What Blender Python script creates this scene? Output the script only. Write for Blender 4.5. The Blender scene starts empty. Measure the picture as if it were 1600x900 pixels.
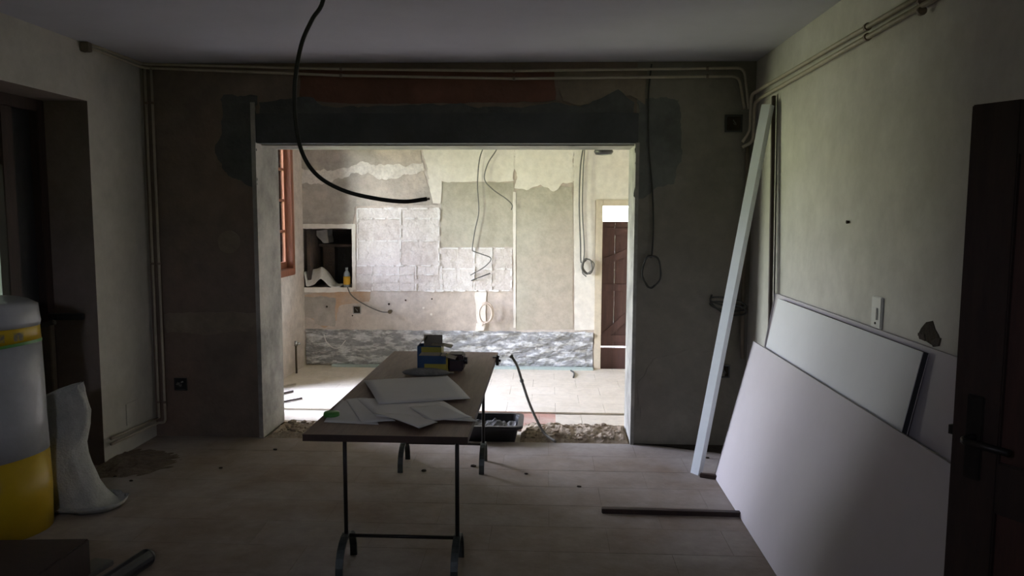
import bpy, bmesh, math, random
from mathutils import Vector, Matrix, noise
random.seed(7)
SC = bpy.context.scene
COL = SC.collection

# ------------------------------------------------------------------ camera
FPX = 1200.0
YAW, PITCH, ROLL = math.radians(-2.6), math.radians(5.6), math.radians(0.25)
CAM = Vector((0, 0, 1.6))
FW = Vector((math.sin(YAW)*math.cos(PITCH), math.cos(YAW)*math.cos(PITCH), -math.sin(PITCH)))
R0 = Vector((math.cos(YAW), -math.sin(YAW), 0))
U0 = R0.cross(FW)
RT = R0*math.cos(ROLL) + U0*math.sin(ROLL)
UP = -R0*math.sin(ROLL) + U0*math.cos(ROLL)
cd = bpy.data.cameras.new('camera')
cam = bpy.data.objects.new('camera', cd); COL.objects.link(cam)
cd.sensor_fit = 'HORIZONTAL'; cd.sensor_width = 36.0; cd.lens = 36.0*FPX/1600.0
cd.clip_start = 0.02; cd.clip_end = 200
m = Matrix((RT, UP, -FW)).transposed().to_4x4(); m.translation = CAM
cam.matrix_world = m
SC.camera = cam

# ------------------------------------------------------------------ sky, daylight, exposure
SKY_STRENGTH = 19.5
SC.view_settings.view_transform = 'Standard'
SC.view_settings.look = 'None'
SC.view_settings.gamma = 1.0
SC.view_settings.use_curve_mapping = False
SC.view_settings.exposure = 2.02
w = bpy.data.worlds.new('garden_sky'); SC.world = w; w.use_nodes = True
nt = w.node_tree; nt.nodes.clear()
out = nt.nodes.new('ShaderNodeOutputWorld'); bg = nt.nodes.new('ShaderNodeBackground')
tc = nt.nodes.new('ShaderNodeTexCoord'); sx = nt.nodes.new('ShaderNodeSeparateXYZ')
rp = nt.nodes.new('ShaderNodeValToRGB'); mr = nt.nodes.new('ShaderNodeMapRange')
nt.links.new(tc.outputs['Generated'], sx.inputs[0]); nt.links.new(sx.outputs['Z'], mr.inputs['Value'])
mr.inputs['From Min'].default_value = -1; mr.inputs['From Max'].default_value = 1
nt.links.new(mr.outputs[0], rp.inputs[0])
e = rp.color_ramp.elements                       # lawn and hedges up to the tree line, pale sky above
e[0].position = 0.0; e[0].color = (0.15, 0.17, 0.11, 1)
e[1].position = 1.0; e[1].color = (0.68, 0.74, 1.04, 1)
for p_, c_ in ((0.46, (0.26, 0.27, 0.165, 1)), (0.52, (0.35, 0.37, 0.27, 1)), (0.57, (0.82, 0.83, 1.04, 1))):
    q = e.new(p_); q.color = c_
nt.links.new(rp.outputs[0], bg.inputs['Color']); bg.inputs['Strength'].default_value = SKY_STRENGTH
nt.links.new(bg.outputs[0], out.inputs[0])
SC.cycles.use_denoising = True
SC.cycles.max_bounces = 14; SC.cycles.diffuse_bounces = 10; SC.cycles.transparent_max_bounces = 12
SC.cycles.sample_clamp_indirect = 6.0
SC.cycles.caustics_reflective = False; SC.cycles.caustics_refractive = False

# ------------------------------------------------------------------ room dimensions (m)
XL, XR, YB, YB2, YF = -2.78, 1.37, 5.25, 5.68, 7.85      # left, right wall; partition front / back; far wall
XL2, XR2, ZC, YC = -2.52, 1.75, 2.60, -0.7
OX0, OX1, OZ = -2.0, 0.59, 2.07                          # opening in the partition
WY0, WY1, WZ0, WZ1 = 6.98, 7.50, 1.03, 2.38               # far room window
GY0, GY1, GZ1, WT = 5.88, 6.78, 2.16, .38                 # glazed garden door of the far room, wall thickness

BX0, BX1, BZ0, BZ1 = -1.0, -.70, 1.78, 2.08                # unseen small window added behind the camera for fill light
for y0_, y1_, z0_, z1_ in ((WY0, WY1, WZ0, WZ1), (GY0, GY1, 0, GZ1)):       # portals guide the sky light through the two openings
    pl = bpy.data.lights.new('daylight_portal', 'AREA'); pl.shape = 'RECTANGLE'
    pl.size = z1_-z0_+.04; pl.size_y = y1_-y0_+.04; pl.cycles.is_portal = True
    po = bpy.data.objects.new('daylight_portal', pl); COL.objects.link(po)
    po.location = (XL2-WT-.02, (y0_+y1_)/2, (z0_+z1_)/2); po.rotation_euler = (0, -math.pi/2, 0)
pl = bpy.data.lights.new('daylight_portal', 'AREA'); pl.shape = 'RECTANGLE'
pl.size = BX1-BX0+.04; pl.size_y = BZ1-BZ0+.04; pl.cycles.is_portal = True
po = bpy.data.objects.new('daylight_portal', pl); COL.objects.link(po)
po.location = ((BX0+BX1)/2, YC-.22, (BZ0+BZ1)/2); po.rotation_euler = (math.pi/2, 0, 0)

# ------------------------------------------------------------------ pixel -> point on a known surface
def ray(x, y): return FW + RT*((x-800)/FPX) - UP*((y-450)/FPX)
def on(a, v, x, y):
    d = ray(x, y); return CAM + d*((v-CAM[a])/d[a])
def PX(v, x, y): return on(0, v, x, y)
def PY(v, x, y): return on(1, v, x, y)
def PZ(v, x, y): return on(2, v, x, y)

# ------------------------------------------------------------------ materials
MATS = {}
def mat(name, c1, c2=None, scale=5.0, rough=0.85, bump=0.15, bscale=45.0, metal=0.0, c3=None, lo=0.35, hi=0.65, stretch=None, world=False, grain=.14):
    m_ = bpy.data.materials.new(name); m_.use_nodes = True; t = m_.node_tree; N = t.nodes; L = t.links
    b = N['Principled BSDF']; b.inputs['Roughness'].default_value = rough; b.inputs['Metallic'].default_value = metal
    co = N.new('ShaderNodeTexCoord'); src = co.outputs['Object']
    if world: src = N.new('ShaderNodeNewGeometry').outputs['Position']
    if stretch:
        mp = N.new('ShaderNodeMapping'); mp.inputs['Scale'].default_value = stretch; L.new(src, mp.inputs[0]); src = mp.outputs[0]
    if c2 is None: c2 = tuple(v*0.85 for v in c1)
    n = N.new('ShaderNodeTexNoise'); n.inputs['Scale'].default_value = scale; n.inputs['Detail'].default_value = 8; n.inputs['Roughness'].default_value = 0.62
    L.new(src, n.inputs['Vector'])
    r = N.new('ShaderNodeValToRGB'); L.new(n.outputs['Fac'], r.inputs[0])
    r.color_ramp.elements[0].position = lo; r.color_ramp.elements[0].color = (*c1, 1)
    r.color_ramp.elements[1].position = hi; r.color_ramp.elements[1].color = (*c2, 1)
    colr = r.outputs[0]
    if c3:
        n3 = N.new('ShaderNodeTexNoise'); n3.inputs['Scale'].default_value = scale*0.37; n3.inputs['Detail'].default_value = 5
        ad = N.new('ShaderNodeVectorMath'); ad.operation = 'ADD'; ad.inputs[1].default_value = (7.3, 2.1, 4.4)
        L.new(src, ad.inputs[0]); L.new(ad.outputs[0], n3.inputs['Vector'])
        r3 = N.new('ShaderNodeValToRGB'); L.new(n3.outputs['Fac'], r3.inputs[0])
        r3.color_ramp.elements[0].position = 0.48; r3.color_ramp.elements[0].color = (0, 0, 0, 1)
        r3.color_ramp.elements[1].position = 0.68; r3.color_ramp.elements[1].color = (1, 1, 1, 1)
        mx = N.new('ShaderNodeMix'); mx.data_type = 'RGBA'; L.new(r3.outputs[0], mx.inputs[0]); L.new(colr, mx.inputs[6]); mx.inputs[7].default_value = (*c3, 1)
        colr = mx.outputs[2]
    if grain > 0:
        ng = N.new('ShaderNodeTexNoise'); ng.inputs['Scale'].default_value = scale*4.3; ng.inputs['Detail'].default_value = 7; ng.inputs['Roughness'].default_value = .7
        L.new(src, ng.inputs['Vector'])
        rg = N.new('ShaderNodeMapRange'); rg.inputs['From Min'].default_value = .3; rg.inputs['From Max'].default_value = .7
        rg.inputs['To Min'].default_value = 1-grain; rg.inputs['To Max'].default_value = 1+grain*.5
        L.new(ng.outputs['Fac'], rg.inputs['Value'])
        vm = N.new('ShaderNodeVectorMath'); vm.operation = 'SCALE'; L.new(colr, vm.inputs[0]); L.new(rg.outputs[0], vm.inputs['Scale']); colr = vm.outputs[0]
    L.new(colr, b.inputs['Base Color'])
    if bump > 0:
        n2 = N.new('ShaderNodeTexNoise'); n2.inputs['Scale'].default_value = bscale; n2.inputs['Detail'].default_value = 6
        L.new(src, n2.inputs['Vector'])
        bp = N.new('ShaderNodeBump'); bp.inputs['Strength'].default_value = bump; bp.inputs['Distance'].default_value = 0.02
        L.new(n2.outputs['Fac'], bp.inputs['Height']); L.new(bp.outputs[0], b.inputs['Normal'])
    MATS[name] = m_; return m_
def M(n): return MATS[n]

mat('ceiling_paint', (.53, .53, .58), (.49, .49, .54), 1.5, .9, .05, grain=.03)
mat('old_plaster_brown', (.26, .20, .16), (.18, .145, .12), 2.2, .95, .25, 30, c3=(.24, .165, .125))
mat('old_plaster_grey', (.27, .25, .215), (.20, .185, .16), 2.0, .95, .2, 30, c3=(.23, .205, .17))
mat('wall_paint_white', (.60, .58, .53), (.54, .52, .47), 1.6, .8, .08, 25, c3=(.50, .48, .43))
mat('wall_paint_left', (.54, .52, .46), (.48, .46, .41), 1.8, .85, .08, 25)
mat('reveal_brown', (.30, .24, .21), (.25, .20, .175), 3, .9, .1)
mat('red_render', (.21, .095, .065), (.155, .075, .052), 3, .95, .2, 40)
mat('dark_cement', (.135, .14, .135), (.085, .09, .09), 4, .95, .3, 35)
mat('dark_cement_pale', (.185, .19, .18), (.125, .13, .125), 4, .95, .3, 35)
mat('beam_dark', (.095, .10, .105), (.065, .07, .074), 3, .75, .15, 30)
mat('cement_grey', (.40, .385, .35), (.22, .215, .20), 5, .95, .35, 30, c3=(.48, .46, .42))
mat('tan_plaster', (.30, .25, .19), (.22, .18, .14), 4, .95, .2)
mat('far_plaster', (.62, .54, .47), (.50, .43, .37), 2.8, .92, .25, 30, c3=(.66, .61, .56), grain=.22)
mat('far_cement', (.50, .455, .40), (.37, .335, .295), 3, .95, .25, 35, c3=(.60, .52, .44), grain=.22)
mat('far_white', (.82, .78, .71), (.77, .72, .64), 3, .85, .12, 30)
mat('far_white_thin', (.78, .74, .68), (.66, .61, .55), 7, .9, .15, 30, grain=.25)
mat('far_olive', (.51, .48, .395), (.42, .39, .31), 2.4, .95, .2, 30, c3=(.50, .44, .36), grain=.2)
mat('far_warm_light', (.55, .37, .24), (.55, .46, .38), 4, .95, .15)
mat('adhesive_bed', (.70, .65, .61), (.56, .50, .46), 14, .95, .5, 22, c3=(.62, .56, .52))
mat('adhesive_bed_pale', (.76, .72, .68), (.64, .59, .55), 14, .95, .5, 22, c3=(.70, .65, .61))
mat('adhesive_ridge', (.84, .82, .79), (.74, .71, .68), 22, .95, .3, 50)
mat('rough_stone', (.35, .35, .35), (.70, .70, .69), 6.0, .95, 1.0, 22, lo=.48, hi=.57, grain=.3, stretch=(1, 1, 3.0))
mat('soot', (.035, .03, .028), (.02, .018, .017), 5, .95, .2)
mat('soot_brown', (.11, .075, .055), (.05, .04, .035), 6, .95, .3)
mat('tile_dusty', (.24, .185, .145), (.325, .275, .24), 2.1, .75, .1, 30, c3=(.40, .365, .35), world=True, grain=.2)
mat('tile_dusty_warm', (.235, .175, .135), (.32, .265, .225), 2.1, .75, .1, 30, c3=(.395, .355, .335), world=True, grain=.2)
mat('tile_bed', (.22, .17, .135), (.29, .245, .21), 2.1, .95, .3)
mat('tile_pale', (.74, .67, .57), (.66, .59, .49), 4, .7, .06, 30, c3=(.76, .71, .63), world=True)
mat('tile_pale_bed', (.60, .54, .45), (.54, .48, .40), 9, .95, .3)
mat('tile_red', (.46, .24, .18), (.52, .33, .27), 5, .85, .15, c3=(.55, .42, .36))
mat('dirt', (.40, .32, .235), (.25, .19, .135), 9, 1, .6, 30, c3=(.50, .42, .33))
mat('dirt_dark', (.17, .125, .09), (.10, .075, .055), 9, 1, .6, 30, c3=(.21, .165, .12))
mat('pipe_cream', (.50, .44, .34), (.42, .37, .29), 5, .5, .05)
mat('pipe_cream_dark', (.24, .19, .14), (.17, .135, .10), 5, .5, .05)
mat('copper_clip', (.25, .19, .15), (.18, .13, .10), 12, .5, .05)
mat('black_rubber', (.018, .018, .019), (.012, .012, .012), 9, .5, .02)
mat('black_plastic', (.03, .03, .034), (.02, .02, .023), 9, .38, .05)
mat('grey_cable', (.16, .155, .14), (.12, .115, .105), 9, .6, .02)
mat('dark_cable', (.06, .06, .055), (.045, .045, .042), 9, .6, .02)
mat('cream_cable', (.66, .55, .46), (.58, .48, .40), 9, .55, .02)
mat('grey_conduit', (.22, .20, .17), (.17, .155, .13), 30, .6, .2, 160)
mat('wood_board', (.25, .165, .12), (.19, .122, .09), 5, .6, .06, 40, stretch=(8, 1, 8))
mat('wood_edge', (.085, .05, .036), (.06, .036, .026), 6, .7, .08)
mat('steel_dark', (.035, .033, .032), (.05, .04, .035), 14, .45, .08, 60, metal=.6)
mat('steel_green', (.10, .115, .11), (.06, .065, .06), 14, .45, .08, 60, metal=.4)
mat('paper', (.74, .72, .70), (.69, .67, .65), 2, .8, .04, 18, grain=.03)
mat('box_blue', (.012, .075, .20), (.010, .055, .15), 6, .45, .02, grain=.03)
mat('box_yellow', (.50, .43, .05), (.42, .36, .05), 6, .5, .02, grain=.03)
mat('cardboard', (.30, .27, .22), (.25, .22, .18), 8, .8, .05)
mat('maroon', (.055, .025, .03), (.04, .02, .024), 8, .5, .05)
mat('grey_cloth', (.30, .29, .27), (.22, .215, .20), 18, .9, .4, 60)
mat('plasterboard_face', (.58, .54, .56), (.55, .51, .53), 1.2, .85, .02, 60, grain=.03)
mat('plasterboard_white', (.72, .72, .73), (.69, .69, .70), 1.2, .8, .02, 60, grain=.03)
mat('plasterboard_core', (.50, .47, .45), (.42, .40, .38), 9, .95, .2)
mat('board_end_dark', (.035, .035, .04), (.025, .025, .028), 9, .7, .1)
mat('stud_steel', (.70, .74, .78), (.64, .68, .72), 3, .42, .03, metal=.0, grain=.03)
mat('wood_dark', (.055, .032, .026), (.038, .023, .02), 5, .55, .08, 40, stretch=(7, 7, 1))
mat('door_brown', (.10, .045, .035), (.07, .033, .027), 4, .6, .08, 40, stretch=(8, 8, .8))
mat('window_wood', (.30, .115, .06), (.23, .085, .045), 6, .5, .08, 40, stretch=(7, 7, 1))
mat('frame_cream', (.66, .58, .45), (.60, .52, .40), 3, .75, .05)
mat('switch_white', (.70, .70, .66), (.66, .66, .62), 4, .5, 0, grain=.03)
mat('wrap_white', (.52, .53, .55), (.45, .46, .48), 7, .28, .15, 14, grain=.03)
mat('wrap_yellow', (.62, .42, .015), (.55, .36, .015), 6, .35, .12, 14, grain=.03)
mat('wrap_green', (.10, .32, .07), (.08, .27, .06), 6, .4, .05)
mat('label_grey', (.22, .20, .15), (.45, .34, .06), 40, .6, .02, lo=.47, hi=.53)
mat('sack_white', (.52, .52, .49), (.44, .44, .41), 9, .75, .35, 90)
mat('plastic_sheet', (.66, .64, .60), (.58, .56, .52), 8, .55, .2, 25)
mat('mortar_wet', (.30, .29, .28), (.10, .10, .10), 14, .9, .6, 40)
mat('plank_grey', (.20, .19, .17), (.15, .14, .125), 5, .85, .15, 40)
mat('bottle_clear', (.32, .36, .38), (.28, .32, .34), 5, .2, 0, grain=.03)
mat('bottle_label', (.75, .45, .04), (.68, .38, .03), 9, .5, 0, grain=.03)
mat('brass_dark', (.14, .11, .07), (.09, .07, .05), 14, .4, .05, metal=.7)
mat('chrome', (.55, .55, .55), (.48, .48, .48), 9, .25, .02, metal=.9)
mat('pale_strip', (.46, .55, .52), (.40, .48, .46), 6, .7, .05)
mat('hole_dark', (.05, .036, .022), (.03, .022, .015), 14, 1, .4)
mat('outside_white', (.82, .80, .77), (.78, .76, .73), 3, .9, .05)

def glass(name, tint=(.95, .97, .96)):
    m_ = bpy.data.materials.new(name); m_.use_nodes = True; t = m_.node_tree; t.nodes.clear()
    o = t.nodes.new('ShaderNodeOutputMaterial'); a = t.nodes.new('ShaderNodeBsdfTransparent'); a.inputs[0].default_value = (*tint, 1)
    g = t.nodes.new('ShaderNodeBsdfGlossy'); g.inputs['Roughness'].default_value = .03
    lw = t.nodes.new('ShaderNodeFresnel'); lw.inputs[0].default_value = 1.45; x = t.nodes.new('ShaderNodeMixShader')
    t.links.new(lw.outputs[0], x.inputs[0]); t.links.new(a.outputs[0], x.inputs[1]); t.links.new(g.outputs[0], x.inputs[2]); t.links.new(x.outputs[0], o.inputs[0])
    MATS[name] = m_
glass('pane_glass')
def dusty(name):
    m_ = bpy.data.materials.new(name); m_.use_nodes = True; t = m_.node_tree; t.nodes.clear()
    o = t.nodes.new('ShaderNodeOutputMaterial'); a = t.nodes.new('ShaderNodeBsdfTranslucent'); a.inputs[0].default_value = (.12, .13, .11, 1)
    g = t.nodes.new('ShaderNodeBsdfDiffuse'); g.inputs[0].default_value = (.25, .25, .22, 1); x = t.nodes.new('ShaderNodeMixShader'); x.inputs[0].default_value = .4
    t.links.new(a.outputs[0], x.inputs[1]); t.links.new(g.outputs[0], x.inputs[2]); t.links.new(x.outputs[0], o.inputs[0])
    MATS[name] = m_
dusty('dusty_glass')

# ------------------------------------------------------------------ object helpers
def link(name, bm, material, parent=None, smooth=False):
    bmesh.ops.recalc_face_normals(bm, faces=bm.faces[:])
    me = bpy.data.meshes.new(name); bm.to_mesh(me); bm.free()
    mats = material if isinstance(material, (list, tuple)) else [material]
    for k in mats: me.materials.append(M(k))
    if smooth:
        for p in me.polygons: p.use_smooth = True
    o = bpy.data.objects.new(name, me); COL.objects.link(o)
    if parent is not None: adopt(o, parent)
    return o
def adopt(o, parent):
    o.parent = parent
    o.matrix_parent_inverse = (Matrix.Translation(parent['_o']) if '_o' in parent else parent.matrix_basis).inverted()
def thing(name, label, cat, loc, group=None):
    o = bpy.data.objects.new(name, None); COL.objects.link(o); o.location = loc; o.empty_display_size = .1
    o['label'] = label; o['category'] = cat
    if group: o['group'] = group
    bpy.context.view_layer.update()
    return o
def tag(o, label, cat, group=None):
    o['label'] = label; o['category'] = cat
    if group: o['group'] = group
    return o
def struct(o, label=None, cat=None):
    o['kind'] = 'structure'
    if label: o['label'] = label; o['category'] = cat
    return o
def stuff(o, label=None, cat=None):
    o['kind'] = 'stuff'
    if label: o['label'] = label; o['category'] = cat
    return o
def nb(): return bmesh.new()
def box(bm, x0, x1, y0, y1, z0, z1, mi=0, bev=0.0):
    t = bm if bev == 0 else nb()
    v = [t.verts.new((x, y, z)) for x in (x0, x1) for y in (y0, y1) for z in (z0, z1)]
    for q in ((0, 1, 3, 2), (4, 6, 7, 5), (0, 4, 5, 1), (2, 3, 7, 6), (0, 2, 6, 4), (1, 5, 7, 3)):
        t.faces.new([v[i] for i in q]).material_index = mi
    if bev:
        bmesh.ops.bevel(t, geom=t.edges[:] , offset=bev, segments=2, affect='EDGES')
        merge(bm, t)
    return v
def merge(bm, t, mx=None):
    if mx is not None: bmesh.ops.transform(t, matrix=mx, verts=t.verts[:])
    me = bpy.data.meshes.new('tmp'); t.to_mesh(me); t.free(); bm.from_mesh(me); bpy.data.meshes.remove(me)
def obox(bm, a, b, wu, wv, up=Vector((0, 0, 1)), mi=0, bev=0.0):
    """bar of rectangular section from a to b"""
    a, b = Vector(a), Vector(b); d = (b-a); L = d.length; d.normalize()
    s = d.cross(up);
    if s.length < 1e-4: s = d.cross(Vector((1, 0, 0)))
    s.normalize(); u = s.cross(d)
    t = nb(); box(t, 0, L, -wu/2, wu/2, -wv/2, wv/2, mi, bev)
    mx = Matrix((d, s, u)).transposed().to_4x4(); mx.translation = a
    merge(bm, t, mx)
def spline(pts, n=8):
    P = [Vector(p) for p in pts]
    if len(P) < 3: return P
    P = [P[0]*2-P[1]] + P + [P[-1]*2-P[-2]]; o = []
    for i in range(1, len(P)-2):
        for k in range(n):
            t = k/n; a, b, c, d = P[i-1], P[i], P[i+1], P[i+2]
            o.append(.5*((2*b) + (c-a)*t + (2*a-5*b+4*c-d)*t*t + (3*b-a-3*c+d)*t**3))
    o.append(P[-2]); return o
def tube(bm, pts, r, seg=8, n=8, smooth=True):
    P = spline(pts, n) if smooth and len(pts) > 2 else [Vector(p) for p in pts]
    ref = None; rings = []
    for i, p in enumerate(P):
        d = (P[min(i+1, len(P)-1)] - P[max(i-1, 0)])
        if d.length < 1e-9: continue
        d.normalize()
        if ref is None: ref = d.orthogonal().normalized()
        ref = (ref - d*ref.dot(d)).normalized(); b = d.cross(ref)
        rr = r(i/(len(P)-1)) if callable(r) else r
        rings.append([bm.verts.new(p + (ref*math.cos(2*math.pi*k/seg) + b*math.sin(2*math.pi*k/seg))*rr) for k in range(seg)])
    for a, b in zip(rings, rings[1:]):
        for k in range(seg): bm.faces.new((a[k], a[(k+1) % seg], b[(k+1) % seg], b[k]))
    bm.faces.new(rings[0][::-1]); bm.faces.new(rings[-1])
def bent(pts, r=.04):
    """round the corners of a polyline (pipe bends)"""
    P = [Vector(p) for p in pts]; o = [P[0]]
    for a, b, c in zip(P, P[1:], P[2:]):
        u = (a-b).normalized(); v = (c-b).normalized(); k = min(r, (a-b).length*.45, (c-b).length*.45)
        for i in range(5):
            t = i/4; o.append((b+u*k)*(1-t)**2 + b*2*t*(1-t) + (b+v*k)*t*t)
    o.append(P[-1]); return o
def cyl(bm, c, r0, r1, h, seg=24, axis='Z', mi=0):
    t = nb(); bmesh.ops.create_cone(t, cap_ends=True, segments=seg, radius1=r0, radius2=r1, depth=h)
    for f in t.faces: f.material_index = mi
    rot = Matrix() if axis == 'Z' else (Matrix.Rotation(math.pi/2, 4, 'Y') if axis == 'X' else Matrix.Rotation(-math.pi/2, 4, 'X'))
    merge(bm, t, Matrix.Translation(c) @ rot)
def lathe(bm, prof, c=(0, 0, 0), seg=24, sx_=1.0, sy_=1.0, mi=0):
    c = Vector(c); rings = []
    for r, z in prof:
        rings.append([bm.verts.new(c+Vector((r*math.cos(2*math.pi*k/seg)*sx_, r*math.sin(2*math.pi*k/seg)*sy_, z))) for k in range(seg)])
    for a, b in zip(rings, rings[1:]):
        for k in range(seg): bm.faces.new((a[k], a[(k+1) % seg], b[(k+1) % seg], b[k])).material_index = mi
    bm.faces.new(rings[0][::-1]).material_index = mi; bm.faces.new(rings[-1]).material_index = mi
def slab(axis, a0, a1, u0, u1, v0, v1, holes=()):
    """wall slab normal to an axis with rectangular holes (u0,u1,v0,v1); axis X: u=y v=z, axis Y: u=x v=z"""
    us = sorted({u0, u1, *[h for q in holes for h in q[:2]]}); vs = sorted({v0, v1, *[h for q in holes for h in q[2:]]})
    us = [u for u in us if u0 <= u <= u1]; vs = [v for v in vs if v0 <= v <= v1]
    bm = nb()
    solid = {}
    for i in range(len(us)-1):
        for j in range(len(vs)-1):
            cu, cv = (us[i]+us[i+1])/2, (vs[j]+vs[j+1])/2
            solid[i, j] = not any(h[0] < cu < h[1] and h[2] < cv < h[3] for h in holes)
    def vert(a, u, v): return bm.verts.new((a, u, v) if axis == 'X' else (u, a, v))
    def quad(*p): bm.faces.new([vert(*q) for q in p])
    for (i, j), s in solid.items():
        if not s: continue
        ua, ub, va, vb = us[i], us[i+1], vs[j], vs[j+1]
        quad((a0, ua, va), (a0, ub, va), (a0, ub, vb), (a0, ua, vb)); quad((a1, ua, va), (a1, ua, vb), (a1, ub, vb), (a1, ub, va))
        if not solid.get((i-1, j)): quad((a0, ua, va), (a0, ua, vb), (a1, ua, vb), (a1, ua, va))
        if not solid.get((i+1, j)): quad((a0, ub, va), (a1, ub, va), (a1, ub, vb), (a0, ub, vb))
        if not solid.get((i, j-1)): quad((a0, ua, va), (a1, ua, va), (a1, ub, va), (a0, ub, va))
        if not solid.get((i, j+1)): quad((a0, ua, vb), (a0, ub, vb), (a1, ub, vb), (a1, ua, vb))
    bmesh.ops.remove_doubles(bm, verts=bm.verts[:], dist=1e-5)
    return bm
def ragged(pts, nrm, amp=.012, step=.03):
    nrm = Vector(nrm); o = []
    for a, b in zip(pts, pts[1:]+pts[:1]):
        a, b = Vector(a), Vector(b); L = (b-a).length; k = max(1, int(L/step)); side = (b-a).normalized().cross(nrm)
        for i in range(k):
            p = a.lerp(b, i/k)
            q = noise.noise(p*9)*1.3 + noise.noise(p*31)*.7
            o.append(p + side*q*amp + (b-a).normalized()*random.uniform(-.2, .2)*step*.5)
    return o
def patch(name, pts, nrm, thick, material, parent, amp=.012, step=.03, back=.004):
    """a ragged coat of plaster standing proud of a wall"""
    nrm = Vector(nrm); P = ragged(pts, nrm, amp, step); bm = nb()
    f = [bm.verts.new(p+nrm*thick) for p in P]; g = [bm.verts.new(p-nrm*back + (0*nrm)) for p in P]
    bm.faces.new(f)
    for i in range(len(P)): j = (i+1) % len(P); bm.faces.new((f[i], g[i], g[j], f[j]))
    bm.normal_update()
    bmesh.ops.triangulate(bm, faces=[q for q in bm.faces if len(q.verts) > 4], ngon_method='EAR_CLIP')
    return link(name, bm, material, parent)
def YP(y, L): return [PY(y, *p) for p in L]

# ================================================================== STRUCTURE
# --- ceilings
bm = nb(); box(bm, XL-.45, XR+.35, YC-.2, YB2, ZC, ZC+.15); struct(link('ceiling', bm, 'ceiling_paint'))
bm = nb(); box(bm, XL2-.45, XR2+.3, YB2, YF+.75, ZC, ZC+.15); struct(link('ceiling_far', bm, 'ceiling_paint'))

# --- left wall with the window recess
RY0, RY1, RZ1 = 3.05, 4.60, 2.26
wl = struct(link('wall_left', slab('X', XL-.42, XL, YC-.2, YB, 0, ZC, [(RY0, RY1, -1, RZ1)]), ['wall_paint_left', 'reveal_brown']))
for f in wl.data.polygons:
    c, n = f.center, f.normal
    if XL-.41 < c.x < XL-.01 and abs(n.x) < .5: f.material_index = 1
# --- right wall with the doorway
struct(link('wall_right', slab('X', XR, XR+.3, YC-.2, YB, 0, ZC, [(.44, 1.22, -1, 1.95)]), 'wall_paint_white'))
bm = nb(); box(bm, XR+.16, XR+.2, .40, 1.26, 0, 2.0); struct(link('doorway_light_block', bm, 'door_brown'))  # unseen panel added to keep outside light out of the doorway
# --- wall behind the camera
struct(link('wall_front', slab('Y', YC-.2, YC, XL-.4, XR+.3, 0, ZC, [(BX0, BX1, BZ0, BZ1)]), 'wall_paint_left'))
w4 = thing('fill_window', 'small unseen window added for fill light high in the wall facing the partition', 'window', ((BX0+BX1)/2, YC-.1, BZ0)); w4['kind'] = 'structure'
bm = nb()
for q in ((BX0, BX0+.03, BZ0, BZ1), (BX1-.03, BX1, BZ0, BZ1), (BX0+.03, BX1-.03, BZ0, BZ0+.03), (BX0+.03, BX1-.03, BZ1-.03, BZ1)): box(bm, q[0], q[1], YC-.12, YC-.08, q[2], q[3])
link('frame', bm, 'frame_cream', w4)
bm = nb(); box(bm, BX0+.03, BX1-.03, YC-.102, YC-.098, BZ0+.03, BZ1-.03); link('pane', bm, 'pane_glass', w4)
# --- partition with the wide opening
wb = struct(link('wall_back', slab('Y', YB, YB2, XL-.42, XR2+.3, 0, ZC, [(OX0, OX1, -1, OZ)]), ['old_plaster_grey', 'old_plaster_brown', 'cement_grey', 'far_white']))
for f in wb.data.polygons:
    c, n = f.center, f.normal
    if n.y > .5: f.material_index = 3
    elif abs(n.y) < .5: f.material_index = 2
    elif c.x < OX1: f.material_index = 1
NB = (0, -1, 0)
def wpatch(name, L, t, m_, amp=.012, step=.03): return patch(name, YP(YB, L), NB, t, m_, wb, amp, step)
wpatch('red_render_patch', [(468, 110), (866, 110), (868, 155), (840, 160), (560, 162), (470, 158)], .006, 'red_render', .006)
wpatch('tan_plaster_patch', [(866, 112), (1010, 112), (1008, 165), (985, 150), (950, 150), (935, 160), (905, 165), (880, 158)], .008, 'tan_plaster', .008)
wpatch('cement_patch', [(405, 160), (490, 152), (505, 166), (560, 168), (690, 163), (800, 168), (870, 162), (905, 167), (940, 155), (965, 142), (992, 160), (995, 190), (404, 190)], .010, 'dark_cement', .014)
wpatch('cement_patch', [(350, 152), (402, 150), (402, 292), (380, 284), (350, 270), (338, 240), (345, 200)], .006, 'dark_cement', .022, .018)
wpatch('cement_patch', [(994, 152), (1062, 155), (1066, 235), (1052, 285), (1015, 300), (994, 310)], .006, 'dark_cement_pale', .022, .018)
wpatch('tan_plaster_patch', [(258, 492), (330, 487), (404, 490), (404, 516), (330, 522), (262, 520)], .008, 'tan_plaster', .012)
wpatch('red_render_patch', [(330, 522), (404, 516), (408, 660), (345, 655), (318, 600), (322, 550)], .004, 'old_plaster_brown', .012)
P = PY(YB, 358, 378); wpatch('round_patch', [(358+17*math.cos(a*.35), 378+18*math.sin(a*.35)) for a in range(18)], .006, 'tan_plaster', .004, .05)
wpatch('cement_patch', [(1020, 560), (1085, 545), (1128, 555), (1135, 640), (1080, 655), (1000, 650), (996, 600)], .005, 'old_plaster_grey', .014)
# plaster rib down the opening's edges (corner bead)
bm = nb(); box(bm, OX0-.028, OX0+.002, YB-.014, YB+.03, 0, 2.34); link('corner_bead', bm, 'cement_grey', wb)
bm = nb(); box(bm, OX1-.002, OX1+.022, YB-.014, YB+.03, 0, OZ); link('corner_bead', bm, 'cement_grey', wb)
# lintel
bm = nb(); box(bm, OX0+.004, OX1+.012, YB-.016, YB+.1, OZ-.004, 2.265, bev=.004); link('lintel_beam', bm, 'beam_dark', wb)
bm = nb(); box(bm, OX0, OX1, YB+.1, YB2, OZ-.012, OZ+.002); link('soffit_plaster', bm, 'cement_grey', wb)

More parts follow.
